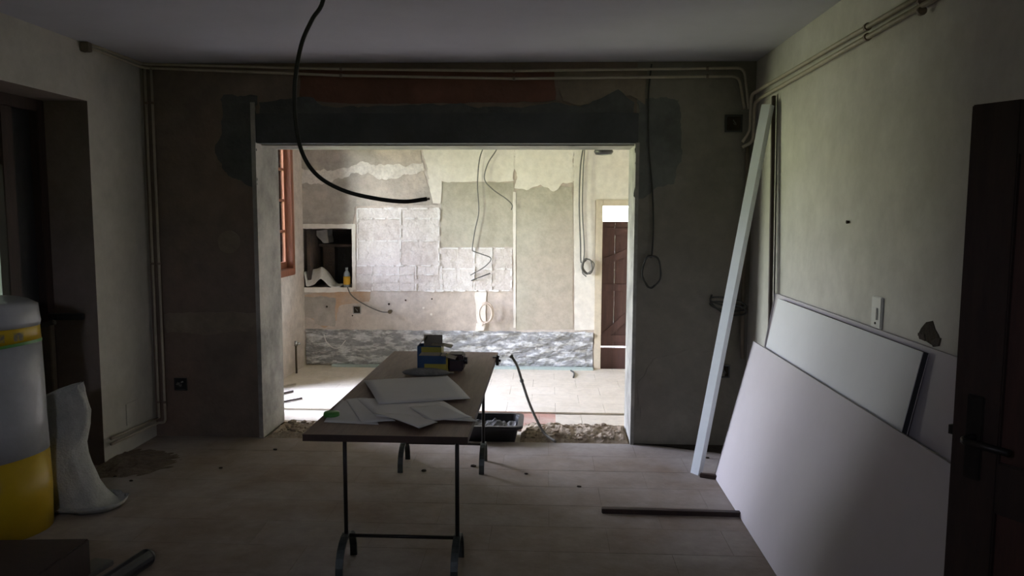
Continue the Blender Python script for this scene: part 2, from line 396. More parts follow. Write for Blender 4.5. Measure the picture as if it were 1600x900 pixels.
# --- far room walls
NX0, NX1 = PY(YF, 470, 400).x, PY(YF, 550, 400).x
NZ0, NZ1 = PY(YF, 510, 449).z, PY(YF, 510, 357).z
DX0, DX1, DZ1 = PY(YF, 940, 400).x, PY(YF, 940, 400).x+.80, PY(YF, 955, 321).z
wf = struct(link('wall_far', slab('Y', YF, YF+.6, XL2-.45, XR2+.3, 0, ZC, [(NX0, NX1, NZ0, NZ1), (DX0, DX1, -1, DZ1)]), 'far_plaster'))
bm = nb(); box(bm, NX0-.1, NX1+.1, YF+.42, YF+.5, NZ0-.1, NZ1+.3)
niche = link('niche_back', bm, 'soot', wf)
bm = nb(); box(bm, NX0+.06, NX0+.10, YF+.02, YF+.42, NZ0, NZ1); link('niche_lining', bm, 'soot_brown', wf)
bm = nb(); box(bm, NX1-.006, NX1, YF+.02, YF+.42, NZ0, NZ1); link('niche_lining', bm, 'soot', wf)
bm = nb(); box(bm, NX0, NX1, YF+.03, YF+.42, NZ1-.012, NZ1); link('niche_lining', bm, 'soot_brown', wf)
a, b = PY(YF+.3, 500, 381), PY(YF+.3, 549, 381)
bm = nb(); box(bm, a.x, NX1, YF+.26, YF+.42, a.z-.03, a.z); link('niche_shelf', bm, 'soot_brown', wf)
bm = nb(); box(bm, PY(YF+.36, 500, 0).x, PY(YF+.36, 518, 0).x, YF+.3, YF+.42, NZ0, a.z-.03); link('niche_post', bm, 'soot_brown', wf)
patch('plaster_lump', YP(YF+.25, [(495, 360), (512, 358), (514, 378), (508, 380), (500, 374), (495, 368)]), NB, .02, 'cement_grey', wf, .012, .02, .17)

wfl = struct(link('wall_far_left', slab('X', XL2-WT, XL2, YB2, YF, 0, ZC, [(WY0, WY1, WZ0, WZ1), (GY0, GY1, -1, GZ1)]), ['far_plaster', 'outside_white']))
for f in wfl.data.polygons:
    if XL2-WT+.005 < f.center.x < XL2-.005 and WY0-.02 < f.center.y < WY1+.02: f.material_index = 1
struct(link('wall_far_right', slab('X', XR2, XR2+.3, YB2, YF, 0, ZC), 'far_white'))

def fpatch(name, L, t, m_, amp=.012, step=.03): return patch(name, YP(YF, L), NB, t, m_, wf, amp, step)
fpatch('cement_patch', [(466, 222), (654, 222), (660, 255), (668, 290), (684, 320), (556, 322), (551, 352), (470, 353)], .005, 'far_cement', .008)
fpatch('whitewash_patch', [(468, 266), (520, 268), (560, 256), (640, 258), (662, 250), (668, 268), (640, 270), (600, 278), (560, 270), (520, 285), (470, 290)], .0075, 'far_white_thin', .03, .018)
fpatch('white_paint_patch', [(656, 216), (804, 216), (804, 284), (672, 284)], .010, 'far_white', .012, .018)
fpatch('white_paint_patch', [(669, 280), (691, 280), (689, 318), (677, 317)], .0105, 'far_white', .006, .04)
fpatch('white_paint_patch', [(804, 216), (896, 216), (896, 288), (880, 286), (866, 298), (845, 289), (826, 296), (804, 294)], .010, 'far_white', .018, .018)
fpatch('white_paint_patch', [(896, 216), (990, 216), (990, 313), (896, 313)], .010, 'far_white', .004, .04)
fpatch('white_paint_patch', [(896, 312), (930, 312), (929, 515), (898, 516)], .0105, 'far_white', .005, .04)
fpatch('olive_plaster_panel', [(689, 285), (803, 285), (803, 386), (689, 386)], .005, 'far_olive', .006)
fpatch('olive_plaster_panel', [(807, 297), (862, 290), (895, 292), (895, 514), (807, 516)], .006, 'far_olive', .005)
fpatch('plaster_seam', [(801.5, 300), (806, 300), (806, 512), (802.5, 512)], .008, 'far_white', .004)
fpatch('warm_light_patch', [(476, 460), (520, 454), (578, 456), (576, 470), (530, 478), (526, 500), (508, 512), (474, 490)], .003, 'far_warm_light', .012)  # warm bounce light put into the plaster colour
fpatch('cement_patch', [(470, 462), (524, 466), (524, 510), (492, 506), (490, 498), (472, 494)], .005, 'far_cement', .012)
fpatch('plaster_edge', [(466, 350), (551, 350), (551, 357), (466, 357)], .012, 'far_white', .005)
fpatch('plaster_edge', [(550, 350), (556, 350), (556, 452), (551, 452)], .012, 'far_white', .004)
fpatch('plaster_edge', [(466, 449), (552, 449), (552, 456), (466, 457)], .016, 'far_white', .005)
fpatch('plaster_chase', [(742, 456), (760, 456), (758, 512), (746, 512)], .010, 'far_white', .008)
# tile adhesive: every tile's bed left on the wall, with ridges where the joints ran
def cells(xs, ys, jit=1.2):
    for i in range(len(xs)-1):
        for j in range(len(ys)-1):
            g = .5
            q = [(xs[i]+g+random.uniform(-jit, jit), ys[j]+g), (xs[i+1]-g, ys[j]+g+random.uniform(-jit, jit)), (xs[i+1]-g, ys[j+1]-g), (xs[i]+g, ys[j+1]-g)]
            fpatch('adhesive_bed', q, random.uniform(.005, .009), random.choice(['adhesive_bed', 'adhesive_bed_pale']), .006, .02)
fpatch('adhesive_base', [(557, 325), (687, 325), (688, 388), (801, 388), (801, 455), (557, 455)], .003, 'adhesive_bed_pale', .004)
cells([557, 626, 686], [325, 341, 376, 415]); cells([557, 582, 623, 648, 686], [415, 429, 442, 455], .8)
cells([688, 714, 740, 768, 801], [388, 420, 455], 1)
def ridge(x0, y0, x1, y1, w=2.2):
    if abs(x1-x0) > abs(y1-y0): q = [(x0, y0-w/2), (x1, y1-w/2), (x1, y1+w/2), (x0, y0+w/2)]
    else: q = [(x0-w/2, y0), (x0+w/2, y0), (x1+w/2, y1), (x1-w/2, y1)]
    (xa, ya), (xb, yb_) = (q[0][0], q[0][1]), (q[2][0], q[2][1])
    hor = abs(x1-x0) > abs(y1-y0); k = 0.0; L_ = abs(x1-x0) if hor else abs(y1-y0)
    while k < L_-4:                                    # broken into dabs as the tiles tore it
        d_ = min(random.uniform(8, 26), L_-k)
        if hor: r_ = [(x0+k, y0-w/2), (x0+k+d_, y0-w/2), (x0+k+d_, y0+w/2), (x0+k, y0+w/2)]
        else: r_ = [(x0-w/2, y0+k), (x0+w/2, y0+k), (x0+w/2, y0+k+d_), (x0-w/2, y0+k+d_)]
        fpatch('adhesive_ridge', r_, random.uniform(.010, .016), 'adhesive_ridge', .007, .016)
        k += d_+random.uniform(2, 9)
for y in (326, 341.5, 376.5, 415): ridge(558, y, 686, y+random.uniform(-.6, .6))
ridge(558, 429, 686, 429, 1.6); ridge(558, 454, 800, 454.5, 2)
for x in (559, 626, 686): ridge(x, 327, x, 415, 2.4)
for x in (582, 623, 650, 690): ridge(x, 416, x, 454, 1.6)
ridge(690, 388, 800, 388, 2); ridge(690, 420, 800, 420, 1.8)
for x in (741, 768, 799): ridge(x, 389, x, 453, 1.8)
# bared stone at the foot of the far wall
def relief(name, x0, x1, z0, z1, y, depth, material, parent, nx=150, nz=22):
    bm = nb(); g = {}
    for i in range(nx+1):
        for j in range(nz+1):
            x = x0+(x1-x0)*i/nx; z = z0+(z1-z0)*j/nz
            p = Vector((x*5, 3.1, z*15)); h = noise.fractal(p, 1.0, 2.0, 5)*.5 + abs(noise.noise(p*.6))*.8
            top = 1 if 0 < j < nz else 0
            zz = z + (noise.noise(Vector((x*14, 0, 1)))*.012 if j == nz else 0)
            g[i, j] = bm.verts.new((x, y - (max(.002, .012+h*depth) if top else -.004), zz))
    for i in range(nx):
        for j in range(nz): bm.faces.new((g[i, j], g[i+1, j], g[i+1, j+1], g[i, j+1]))
    return link(name, bm, material, parent)
zs = PY(YF, 700, 516).z
relief('bared_stone', XL2+.01, PY(YF, 926, 550).x, 0.0, zs, YF, .055, 'rough_stone', wf)
# pale strip along the foot of the far wall
a = PY(YF, 522, 570); b = PY(YF, 926, 570)
bm = nb(); box(bm, a.x, b.x, YF-.10, YF-.03, 0.0, .022); struct(link('baseboard_far', bm, 'pale_strip'))

# --- floors
fl = nb(); box(fl, XL-.42, XR+.3, YC-.2, YB, -.15, -.0009); fl = struct(link('floor', fl, 'tile_bed'))
tw, tl, gp = .29, .58, .002
def tilemesh(name, lx, ly, h, m_):
    bm = nb(); v = box(bm, -lx/2, lx/2, -ly/2, ly/2, -h, 0)
    bmesh.ops.bevel(bm, geom=[e_ for e_ in bm.edges if all(q.co.z > -1e-6 for q in e_.verts)], offset=.0008, segments=1, affect='EDGES')
    me = bpy.data.meshes.new(name); bm.to_mesh(me); bm.free(); me.materials.append(M(m_)); return me
TM = [tilemesh('floor_tile', tl-gp, tw-gp, .012, k) for k in ('tile_dusty', 'tile_dusty_warm')]
TH = {}
def place_tile(x0, x1, y0, y1, parent, z, mats, name='floor_tile'):
    lx, ly = round(x1-x0-gp, 3), round(y1-y0-gp, 3)
    if lx < .03 or ly < .03: return
    k = (lx, ly, random.choice(mats))
    if k not in TH: TH[k] = tilemesh(name, lx, ly, .014, k[2])
    o = bpy.data.objects.new(name, TH[k]); COL.objects.link(o); o.location = ((x0+x1)/2, (y0+y1)/2, z+random.uniform(-.0003, .0003))
    o.rotation_euler = (random.uniform(-.0006, .0006), random.uniform(-.0006, .0006), 0); o.parent = parent
row = 0; y1 = YB
while y1 > 1.2:
    y0 = y1-tw; x = XL - (tl/2 if row % 2 else 0) - .1
    while x < XR:
        place_tile(max(x, XL), min(x+tl, XR), y0, y1, fl, 0, ['tile_dusty', 'tile_dusty_warm']); x += tl
    y1 = y0; row += 1
while y1 > YC:
    y0 = max(y1-tw*2, YC); x = XL
    while x < XR: place_tile(x, min(x+tl*1.5, XR), y0, y1, fl, 0, ['tile_dusty']); x += tl*1.5
    y1 = y0
# floor of the far room: old red tile below, pale tile on top
ff = nb(); box(ff, XL2-.45, XR2+.3, YB, YF+.6, -.15, -.03); ff = struct(link('floor_far', ff, 'tile_pale_bed'))
YT = PZ(0, 900, 664).y; YT2 = PZ(0, 800, 643).y; XT = PZ(0, 868, 650).x
y0 = YT
for r_ in range(9):
    yy1 = min(y0+.30, YF)
    x = XL2 - (.2 if r_ % 2 else 0)
    while x < XR2:
        x0_, x1_ = max(x, XL2), min(x+.40, XR2)
        if yy1 <= YT2+.02 and x0_ < XT and x1_ > -.9:      # strip where the pale tile is off
            if x1_ > XT: place_tile(XT, x1_, y0, yy1, ff, 0, ['tile_pale'], 'pale_tile')
        else: place_tile(x0_, x1_, y0, yy1, ff, 0, ['tile_pale'], 'pale_tile')
        x += .40
    y0 = YT2 if r_ == 0 else yy1
    if y0 >= YF-.01: break
x = -.95
while x < XT:
    place_tile(x, min(x+.2, XT), YB2-.06, YB2-.06+.17, ff, -.014, ['tile_red'], 'red_tile'); place_tile(x-.1, min(x+.1, XT), YB2+.11, YT2, ff, -.014, ['tile_red'], 'red_tile'); x += .2
bm = nb(); box(bm, XL2, -.95, YB2, YT, -.03, -.004); link('bare_screed', bm, 'dirt', ff)

# --- rubble in the opening
def rubble(name, x0, x1, y0, y1, h, seed, label):
    bm = nb(); nx, ny = int((x1-x0)/.012), int((y1-y0)/.012); g = {}
    for i in range(nx+1):
        for j in range(ny+1):
            x = x0+(x1-x0)*i/nx; y = y0+(y1-y0)*j/ny; p = Vector((x*11+seed, y*11, 2))
            ed = min(1, min(i, nx-i)/4, min(j, ny-j)/5)
            z = -.02 + ed*(.018 + h*(.55+.6*noise.fractal(p, 1, 2, 4)) + .012*abs(noise.noise(p*4)))
            g[i, j] = bm.verts.new((x, y, max(z, -.02)))
    for i in range(nx):
        for j in range(ny): bm.faces.new((g[i, j], g[i+1, j], g[i+1, j+1], g[i, j+1]))
    for k in range(int((x1-x0)*70)):
        t = nb(); bmesh.ops.create_icosphere(t, subdivisions=1, radius=random.uniform(.007, .024))
        for v in t.verts: v.co *= random.uniform(.7, 1.2)
        x, y = random.uniform(x0+.04, x1-.04), random.uniform(y0+.04, y1-.04)
        i, j = round((x-x0)/(x1-x0)*nx), round((y-y0)/(y1-y0)*ny)
        merge(bm, t, Matrix.Translation((x, y, g[i, j].co.z+.004)) @ Matrix.Diagonal((1.3, 1, .7, 1)))
    return stuff(link(name, bm, 'dirt'), label, 'rubble')
rubble('rubble', -.18, OX1+.01, YB+.02, YT+.01, .038, 1, 'brown earth and stone rubble strip along the right side of the opening')
rubble('rubble', OX0-.01, -.95, YB+.02, YB2+.02, .02, 9, 'low brown rubble and dust at the foot of the left pier')

# --- far room window (window_1)
win = thing('window_1', 'red brown wooden casement window in the side wall of the far room', 'window', (XL2-.08, (WY0+WY1)/2, WZ0)); win['kind'] = 'structure'
fw_ = .07
bm = nb(); box(bm, XL2-.085, XL2+.012, WY1-.02, WY1+.045, WZ0-.05, WZ1+.04, bev=.004); link('frame_post', bm, 'window_wood', win)
bm = nb(); box(bm, XL2-.085, XL2+.012, WY0-.045, WY0+.02, WZ0-.05, WZ1+.04, bev=.004); link('frame_post', bm, 'window_wood', win)
bm = nb(); box(bm, XL2-.085, XL2+.012, WY0+.02, WY1-.02, WZ1-.02, WZ1+.04, bev=.004); link('frame_head', bm, 'window_wood', win)
bm = nb(); box(bm, XL2-.085, XL2+.03, WY0+.02, WY1-.02, WZ0-.05, WZ0+.015, bev=.004); link('frame_sill', bm, 'window_wood', win)
def casement(ya, yb, z0, z1, n_, parent, sw=.05, bot=.065):
    bm = nb(); xa, xb = XL2-.082, XL2-.05
    box(bm, xa, xb, ya, ya+sw, z0, z1); box(bm, xa, xb, yb-sw, yb, z0, z1)
    box(bm, xa, xb, ya+sw, yb-sw, z0, z0+bot); box(bm, xa, xb, ya+sw, yb-sw, z1-.05, z1)
    cs = link('casement', bm, 'window_wood', parent)
    zz0, zz1 = z0+bot, z1-.05
    for k in range(n_):
        za, zb = zz0+(zz1-zz0)*k/n_, zz0+(zz1-zz0)*(k+1)/n_
        bm = nb(); box(bm, xa+.016, xa+.02, ya+sw, yb-sw, za, zb); link('pane', bm, 'pane_glass', cs)
        if k: bm = nb(); box(bm, xa, xb, ya+sw, yb-sw, za-.012, za+.012); link('glazing_bar', bm, 'window_wood', cs)
casement(WY0+.02, WY1-.02, WZ0+.015, WZ1-.02, 4, win, .04)
# --- glazed garden door of the far room, beside that window (window_3)
gd = thing('window_3', 'red brown wooden glazed garden door in the side wall of the far room', 'window', (XL2-.08, (GY0+GY1)/2, 0)); gd['kind'] = 'structure'
bm = nb(); box(bm, XL2-.085, XL2+.012, GY1-.02, GY1+.045, 0, GZ1+.04, bev=.004); link('frame_post', bm, 'window_wood', gd)
bm = nb(); box(bm, XL2-.085, XL2+.012, GY0-.045, GY0+.02, 0, GZ1+.04, bev=.004); link('frame_post', bm, 'window_wood', gd)
bm = nb(); box(bm, XL2-.085, XL2+.012, GY0+.02, GY1-.02, GZ1-.02, GZ1+.04, bev=.004); link('frame_head', bm, 'window_wood', gd)
casement(GY0+.02, GY1-.02, .02, GZ1-.02, 4, gd, .055, .10)
bm = nb(); box(bm, XL2-WT, XL2, GY0, GY1, -.03, .012); link('door_sill', bm, 'cement_grey', gd)

# --- front room window recess (window_2): dark shutters, one dusty pane
w2 = thing('window_2', 'dark wooden glazed door with closed shutters in the deep left recess', 'window', (XL-.3, (RY0+RY1)/2, 0)); w2['kind'] = 'structure'
xf = XL-.30
bm = nb(); box(bm, xf-.05, xf+.03, RY1-.07, RY1, 0, RZ1, bev=.004); link('frame_post', bm, 'wood_dark', w2)
bm = nb(); box(bm, xf-.05, xf+.03, RY0, RY0+.07, 0, RZ1, bev=.004); link('frame_post', bm, 'wood_dark', w2)
bm = nb(); box(bm, xf-.05, xf+.03, RY0+.07, RY1-.07, RZ1-.07, RZ1, bev=.004); link('frame_head', bm, 'wood_dark', w2)
bm = nb(); box(bm, xf-.04, xf-.02, RY1-.27, RY1-.07, 0, RZ1-.07); link('shutter', bm, 'black_plastic', w2)
bm = nb(); box(bm, xf-.04, xf+.02, RY1-.37, RY1-.27, 0, RZ1-.07, bev=.004); link('stile', bm, 'wood_dark', w2)
bm = nb(); box(bm, xf-.04, xf-.02, RY0+.07, RY1-.53, 0, RZ1-.07); link('shutter', bm, 'black_plastic', w2)
bm = nb(); box(bm, xf-.04, xf-.02, RY1-.53, RY1-.37, 0, .75); box(bm, xf-.04, xf-.02, RY1-.53, RY1-.37, 1.85, RZ1-.07); link('panel', bm, 'wood_dark', w2)
bm = nb(); box(bm, xf-.034, xf-.028, RY1-.53, RY1-.37, .75, 1.85); link('pane', bm, 'dusty_glass', w2)
bm = nb(); box(bm, XL-.47, XL-.42, RY0-.1, RY1+.1, -.02, 0.02); link('door_sill', bm, 'cement_grey', w2)

# --- open door at the right (door_1)
e0 = PY(1.85, 1527, 165); DH = e0.z
ed = Vector((e0.x, 1.85, 0)); hg = Vector((XR-.01, 1.20, 0))
d1 = thing('door_1', 'dark brown wooden room door standing open against the plasterboards', 'door', hg); d1['kind'] = 'structure'
dv = (ed-hg); DW = dv.length; dv.normalize(); nv = Vector((-dv.y, dv.x, 0))           # nv points into the room
if nv.x > 0: nv = -nv
mx = Matrix((dv, nv, Vector((0, 0, 1)))).transposed().to_4x4(); mx.translation = hg
def dpart(name, boxes, m_, parent=d1, bev=.003):
    bm = nb()
    for q in boxes: box(bm, *q, bev=bev)
    bmesh.ops.transform(bm, matrix=mx, verts=bm.verts[:]); return link(name, bm, m_, parent)
dpart('stile', [(0, .11, -.02, .02, .012, DH)], 'wood_dark'); dpart('stile', [(DW-.11, DW, -.02, .02, .012, DH)], 'wood_dark')
for z0, z1 in ((.012, .2), (.92, 1.04), (DH-.12, DH)): dpart('rail', [(.11, DW-.11, -.02, .02, z0, z1)], 'wood_dark')
for z0, z1 in ((.2, .92), (1.04, DH-.12)): dpart('door_panel', [(.11, DW-.11, -.008, .008, z0, z1)], 'door_brown', bev=0)
hz = PY(1.85, 1497, 672).z
hp = dpart('lock_plate', [(DW-.075, DW-.035, .02, .025, hz-.1, hz+.1)], 'steel_dark')
bm = nb(); tube(bm, bent([(DW-.055, .02, hz), (DW-.055, .075, hz), (DW-.165, .075, hz)], .03), .009, 10, smooth=False)
tube(bm, bent([(DW-.055, -.02, hz), (DW-.055, -.06, hz), (DW-.165, -.06, hz)], .03), .009, 10, smooth=False)
box(bm, DW-.002, DW+.014, -.012, .012, hz-.01, hz+.012)
bmesh.ops.transform(bm, matrix=mx, verts=bm.verts[:]); link('handle', bm, 'steel_dark', d1, True)

# --- door in the far wall (door_2)
d2 = thing('door_2', 'dark brown plank door with bright top pane in the far wall', 'door', ((DX0+DX1)/2, YF+.1, 0)); d2['kind'] = 'structure'
cx = PY(YF, 930, 400).x; ct = PY(YF, 955, 312).z
bm = nb(); box(bm, cx, DX0+.005, YF-.025, YF+.12, 0, ct, bev=.004); link('frame_post', bm, 'frame_cream', d2)
bm = nb(); box(bm, DX1-.005, DX1+.07, YF-.025, YF+.12, 0, ct, bev=.004); link('frame_post', bm, 'frame_cream', d2)
bm = nb(); box(bm, DX0+.005, DX1-.005, YF-.025, YF+.12, DZ1-.004, ct, bev=.004); link('frame_head', bm, 'frame_cream', d2)
pz = PY(YF+.06, 955, 346).z; gz = PY(YF+.06, 955, 542).z
npl = 6
for k in range(npl):
    xa, xb = DX0+.006+(DX1-DX0-.012)*k/npl, DX0+.006+(DX1-DX0-.012)*(k+1)/npl
    bm = nb(); box(bm, xa+.001, xb-.001, YF+.06, YF+.085, gz+.006, pz); link('plank', bm, 'door_brown', d2)
bm = nb(); box(bm, DX0+.006, DX1-.006, YF+.055, YF+.09, -.03, gz-.006); link('threshold_board', bm, 'door_brown', d2)
for z in (PY(YF, 955, 362).z, PY(YF, 955, 450).z, PY(YF, 955, 530).z):
    bm = nb(); box(bm, DX0+.012, DX1-.012, YF+.045, YF+.06, z-.035, z+.035); link('batten', bm, 'door_brown', d2)
for z0, z1 in ((gz+.1, 1.0), (1.1, pz-.1)):
    bm = nb(); obox(bm, (DX0+.03, YF+.052, z0), (DX1-.03, YF+.052, z1), .012, .07, Vector((0, 1, 0)).cross(Vector((1, 0, 0)))); link('brace', bm, 'door_brown', d2)
bm = nb(); box(bm, DX0+.006, DX1-.006, YF+.068, YF+.074, pz, DZ1); link('pane', bm, 'pane_glass', d2)
bm = nb(); box(bm, DX0, DX0+.006, YF+.06, YF+.09, gz, pz); box(bm, DX1-.006, DX1, YF+.06, YF+.09, gz, pz); link('door_stop', bm, 'door_brown', d2)
bm = nb(); box(bm, DX0+.30, DX1-.006, YF+.06, YF+.085, gz-.006, gz+.006); link('threshold_filler', bm, 'door_brown', d2)
bm = nb(); box(bm, DX0-.3, DX1+.5, YF+.6, YF+1.8, -.15, -.02); struct(link('pavement_outside', bm, 'outside_white'))

# ================================================================== PIPES
G_P = 'cream heating pipes on the walls'
def pipe(label, pts, r=.009, m_='pipe_cream', clips=(), bend=.05):
    t = thing('heating_pipe', label, 'pipe', pts[0], G_P)
    bm = nb(); tube(bm, bent(pts, bend), r, 10, smooth=False); link('pipe_run', bm, m_, t, True)
    for c, ax in clips:                                        # saddle clip: plate on the wall + collar round the pipe
        bm = nb(); c = Vector(c)
        cyl(bm, c, r*1.5, r*1.5, .016, 12, ax)
        link('pipe_clip', bm, 'copper_clip', t)
    return t
yp = YB-.035
zu = [PY(yp, x, y) for x, y in ((236, 100), (533, 108), (803, 111), (1158, 106))]
zl = [PY(yp, x, y) for x, y in ((236, 106), (533, 118), (803, 123), (1150, 119))]
xlw = XL+.03
lt = PX(xlw, 136, 66); lb = PX(xlw, 136, 73)
pipe('upper cream pipe running along the top of the partition and onto the left wall',
     [lt, Vector((xlw, yp, zu[0].z)), zu[1], zu[2], zu[3]+Vector((.02, 0, 0)), PY(yp, 1170, 170)], clips=[(zu[1], 'X'), (zu[2], 'X'), (PY(yp, 1105, 107), 'X')])
pipe('lower cream pipe running along the top of the partition and onto the left wall',
     [lb, Vector((xlw, yp, zl[0].z)), zl[1], zl[2], zl[3]+Vector((.02, 0, 0)), PY(yp, 1163, 170)], clips=[(zl[1], 'X'), (zl[2], 'X'), (PY(yp, 1105, 119), 'X')])
for k, (xt, xb_, yb_) in enumerate(((226, 248, 652), (236, 256, 660))):
    top = PY(yp, xt, 104); bot = PY(yp, xb_, yb_)
    bot = Vector((top.x, yp, bot.z)); zz = bot.z
    en = PX(xlw, 163, 691 if k == 0 else 700)
    pipe(('inner' if k == 0 else 'outer')+' cream pipe dropping down the left corner to the skirting',
         [top, bot, Vector((xlw, yp, zz-.004)), Vector((xlw, RY1+.03, en.z))], clips=[((top.x, yp, PY(yp, 230, 161).z), 'Z'), ((top.x, yp, PY(yp, 240, 412).z), 'Z'), ((top.x, yp, PY(yp, 250, 628).z), 'Z')], bend=.06)
bm = nb(); box(bm, XL, XL+.05, lt.y-.03, lt.y+.02, lb.z-.03, min(lt.z+.03, ZC-.002), bev=.004)
tag(link('pipe_bracket', bm, 'pipe_cream_dark'), 'small square bracket where the pipes end on the left wall', 'bracket')
xr = XR-.03
for k, (ya, yb_) in enumerate(((138, -60), (152, -42))):
    a = PX(xr, 1190, ya); far = PX(xr, 1355, 42 if k == 0 else 58)
    d = (far-a); near = a + d*((1.0-a.y)/d.y)
    low = PY(yp-.02, 1172, 205 if k == 0 else 222)
    c0 = Vector((xr-.0, yp-.06*k, a.z))
    pipe(('upper' if k == 0 else 'lower')+' cream pipe sloping along the top of the right wall',
         [near, a, Vector((low.x+.012*k, yp-.02-.03*k, a.z-.01)), Vector((low.x+.012*k, yp-.02-.03*k, low.z)), PY(yp-.02, 1160, 222 if k == 0 else 230)], .011, clips=[(far, 'Y'), (PX(xr, 1440, 2 if k == 0 else 17), 'Y')], bend=.05)
bm = nb(); tube(bm, bent([PY(yp, 1168, 225), PY(yp, 1166, 330), PY(yp, 1160, 480), PY(yp, 1160, 560)], .1), .012, 10, smooth=False)
tag(link('drop_pipe', bm, 'pipe_cream_dark', None, True), 'dark brown pipe dropping down the right corner behind the leaning profile', 'pipe')

# ================================================================== WALL FITTINGS
def backbox(name, c, n, s, label, m_='black_plastic', cat='wall box', glint=False):
    """recessed electrical box: rim, dark well and a wire stub"""
    t = thing(name, label, cat, c); n = Vector(n); s_ = s/2
    side = Vector((0, 0, 1)).cross(n).normalized(); up = Vector((0, 0, 1))
    mxx = Matrix((side, n, up)).transposed().to_4x4(); mxx.translation = Vector(c)
    bm = nb()
    for q in ((-s_, s_, 0, .012, -s_, -s_*.8), (-s_, s_, 0, .012, s_*.8, s_), (-s_, -s_*.8, 0, .012, -s_*.8, s_*.8), (s_*.8, s_, 0, .012, -s_*.8, s_*.8)): box(bm, *q)
    bmesh.ops.transform(bm, matrix=mxx, verts=bm.verts[:]); link('rim', bm, m_, t)
    bm = nb(); box(bm, -s_*.8, s_*.8, -.002, .003, -s_*.8, s_*.8); bmesh.ops.transform(bm, matrix=mxx, verts=bm.verts[:]); link('well', bm, 'hole_dark' if not glint else 'black_plastic', t)
    bm = nb(); tube(bm, [(0, .003, 0), (.01, .03, -.01), (-.01, .035, .02)], .004, 6); bmesh.ops.transform(bm, matrix=mxx, verts=bm.verts[:]); link('wire_stub', bm, 'grey_cable', t)
    if glint:
        bm = nb(); obox(bm, (-.025, .016, .0), (.025, .016, .022), .006, .010); bmesh.ops.transform(bm, matrix=mxx, verts=bm.verts[:]); link('glint_strip', bm, 'chrome', t)  # chrome sliver put in to make the bright glint
backbox('wall_box', PY(YB, 283, 600), NB, .09, 'black wall box with an added bright glint low on the left pier', glint=True)
backbox('wall_box', PY(YB, 1130, 580), NB, .085, 'black wall box low on the right pier behind the leaning profile')
backbox('junction_box', PY(YB, 1146, 193), NB, .115, 'square black junction box high in the right corner by the pipes')
backbox('wall_box', PY(YF, 558, 484), NB, .085, 'dark open socket box in the far wall under the tile adhesive', m_='cement_grey')
# switch on right wall
c = PX(XR, 1373, 488)
t = thing('light_switch', 'white light switch plate on the right wall above the boards', 'switch', c)
bm = nb(); box(bm, XR-.012, XR, c.y-.045, c.y+.045, c.z-.065, c.z+.065, bev=.003); link('plate', bm, 'switch_white', t)
bm = nb(); box(bm, XR-.019, XR-.011, c.y-.02, c.y+.02, c.z-.03, c.z+.02, bev=.002); link('rocker', bm, 'switch_white', t)
bm = nb(); cyl(bm, (XR-.013, c.y, c.z-.045), .005, .005, .004, 10, 'X'); link('screw', bm, 'steel_dark', t)
# ragged hole hacked in right wall
wr = bpy.data.objects['wall_right']
patch('chiselled_hole', [PX(XR, *p) for p in ((1440, 512), (1448, 503), (1458, 502), (1462, 515), (1470, 530), (1460, 540), (1450, 534), (1444, 530), (1434, 524))], (-1, 0, 0), .002, 'hole_dark', wr, .006, .02)
patch('loose_plaster', [PX(XR, *p) for p in ((1436, 520), (1446, 522), (1447, 532), (1438, 530))], (-1, 0, 0), .005, 'soot_brown', wr, .006, .02)
patch('loose_plaster', [PX(XR, *p) for p in ((1456, 534), (1470, 528), (1468, 538), (1460, 541))], (-1, 0, 0), .005, 'soot_brown', wr, .006, .02)
c = PX(XR, 1327, 347); bm = nb(); cyl(bm, (XR-.006, c.y, c.z), .008, .006, .014, 10, 'X'); link('wall_plug', bm, 'hole_dark', wr)
# access panel and marks on left wall
c0, c1 = PX(XL, 196, 632), PX(XL, 215, 652)
bm = nb(); ya, yb_ = sorted((c0.y, c1.y)); box(bm, XL, XL+.006, ya, yb_, c1.z-.02, c0.z, bev=.002); link('access_panel', bm, 'wall_paint_left', wl)
# ------------------------------------------------------------------ cables
def cable(name, label, pts, r, m_, cat='cable', n=8, group=None):
    bm = nb(); tube(bm, pts, r, 8, n); return tag(link(name, bm, m_, None, True), label, cat, group)
def coil(c, rx, rz, turns, nrm_amp=.006, y=None, tilt=0.0, n=18):
    o = []
    for i in range(int(turns*n)+1):
        a = math.pi/2+2*math.pi*i/n; k = 1+.05*math.sin(i*1.7)
        o.append(Vector((c.x+rx*k*math.cos(a)+tilt*math.sin(a)*rz, c.y-nrm_amp*(i/n), c.z+rz*k*math.sin(a))))
    return o
# thick black cable hanging from the ceiling
hc = [(505, 0), (488, 30), (472, 66), (463, 110), (460, 150), (463, 200), (474, 243), (497, 275), (535, 297), (580, 309), (630, 315), (667, 311)]
yd = [3.05, 3.05, 3.05, 3.06, 3.07, 3.08, 3.1, 3.12, 3.14, 3.16, 3.18, 3.2]
pts = [PY(y, *p) for p, y in zip(hc, yd)]
top = pts[0]+Vector((.035, -.01, 0)); top.z = ZC+.01
t = thing('hanging_cable', 'thick black cable hanging from the ceiling and curling to the right', 'cable', pts[-1])
bm = nb(); tube(bm, [top]+pts, .0085, 10, 6); link('cable_sheath', bm, 'black_rubber', t, True)
d = (pts[-1]-pts[-2]).normalized(); bm = nb(); tube(bm, [pts[-1], pts[-1]+d*.012], .005, 8); link('cable_core', bm, 'copper_clip', t)
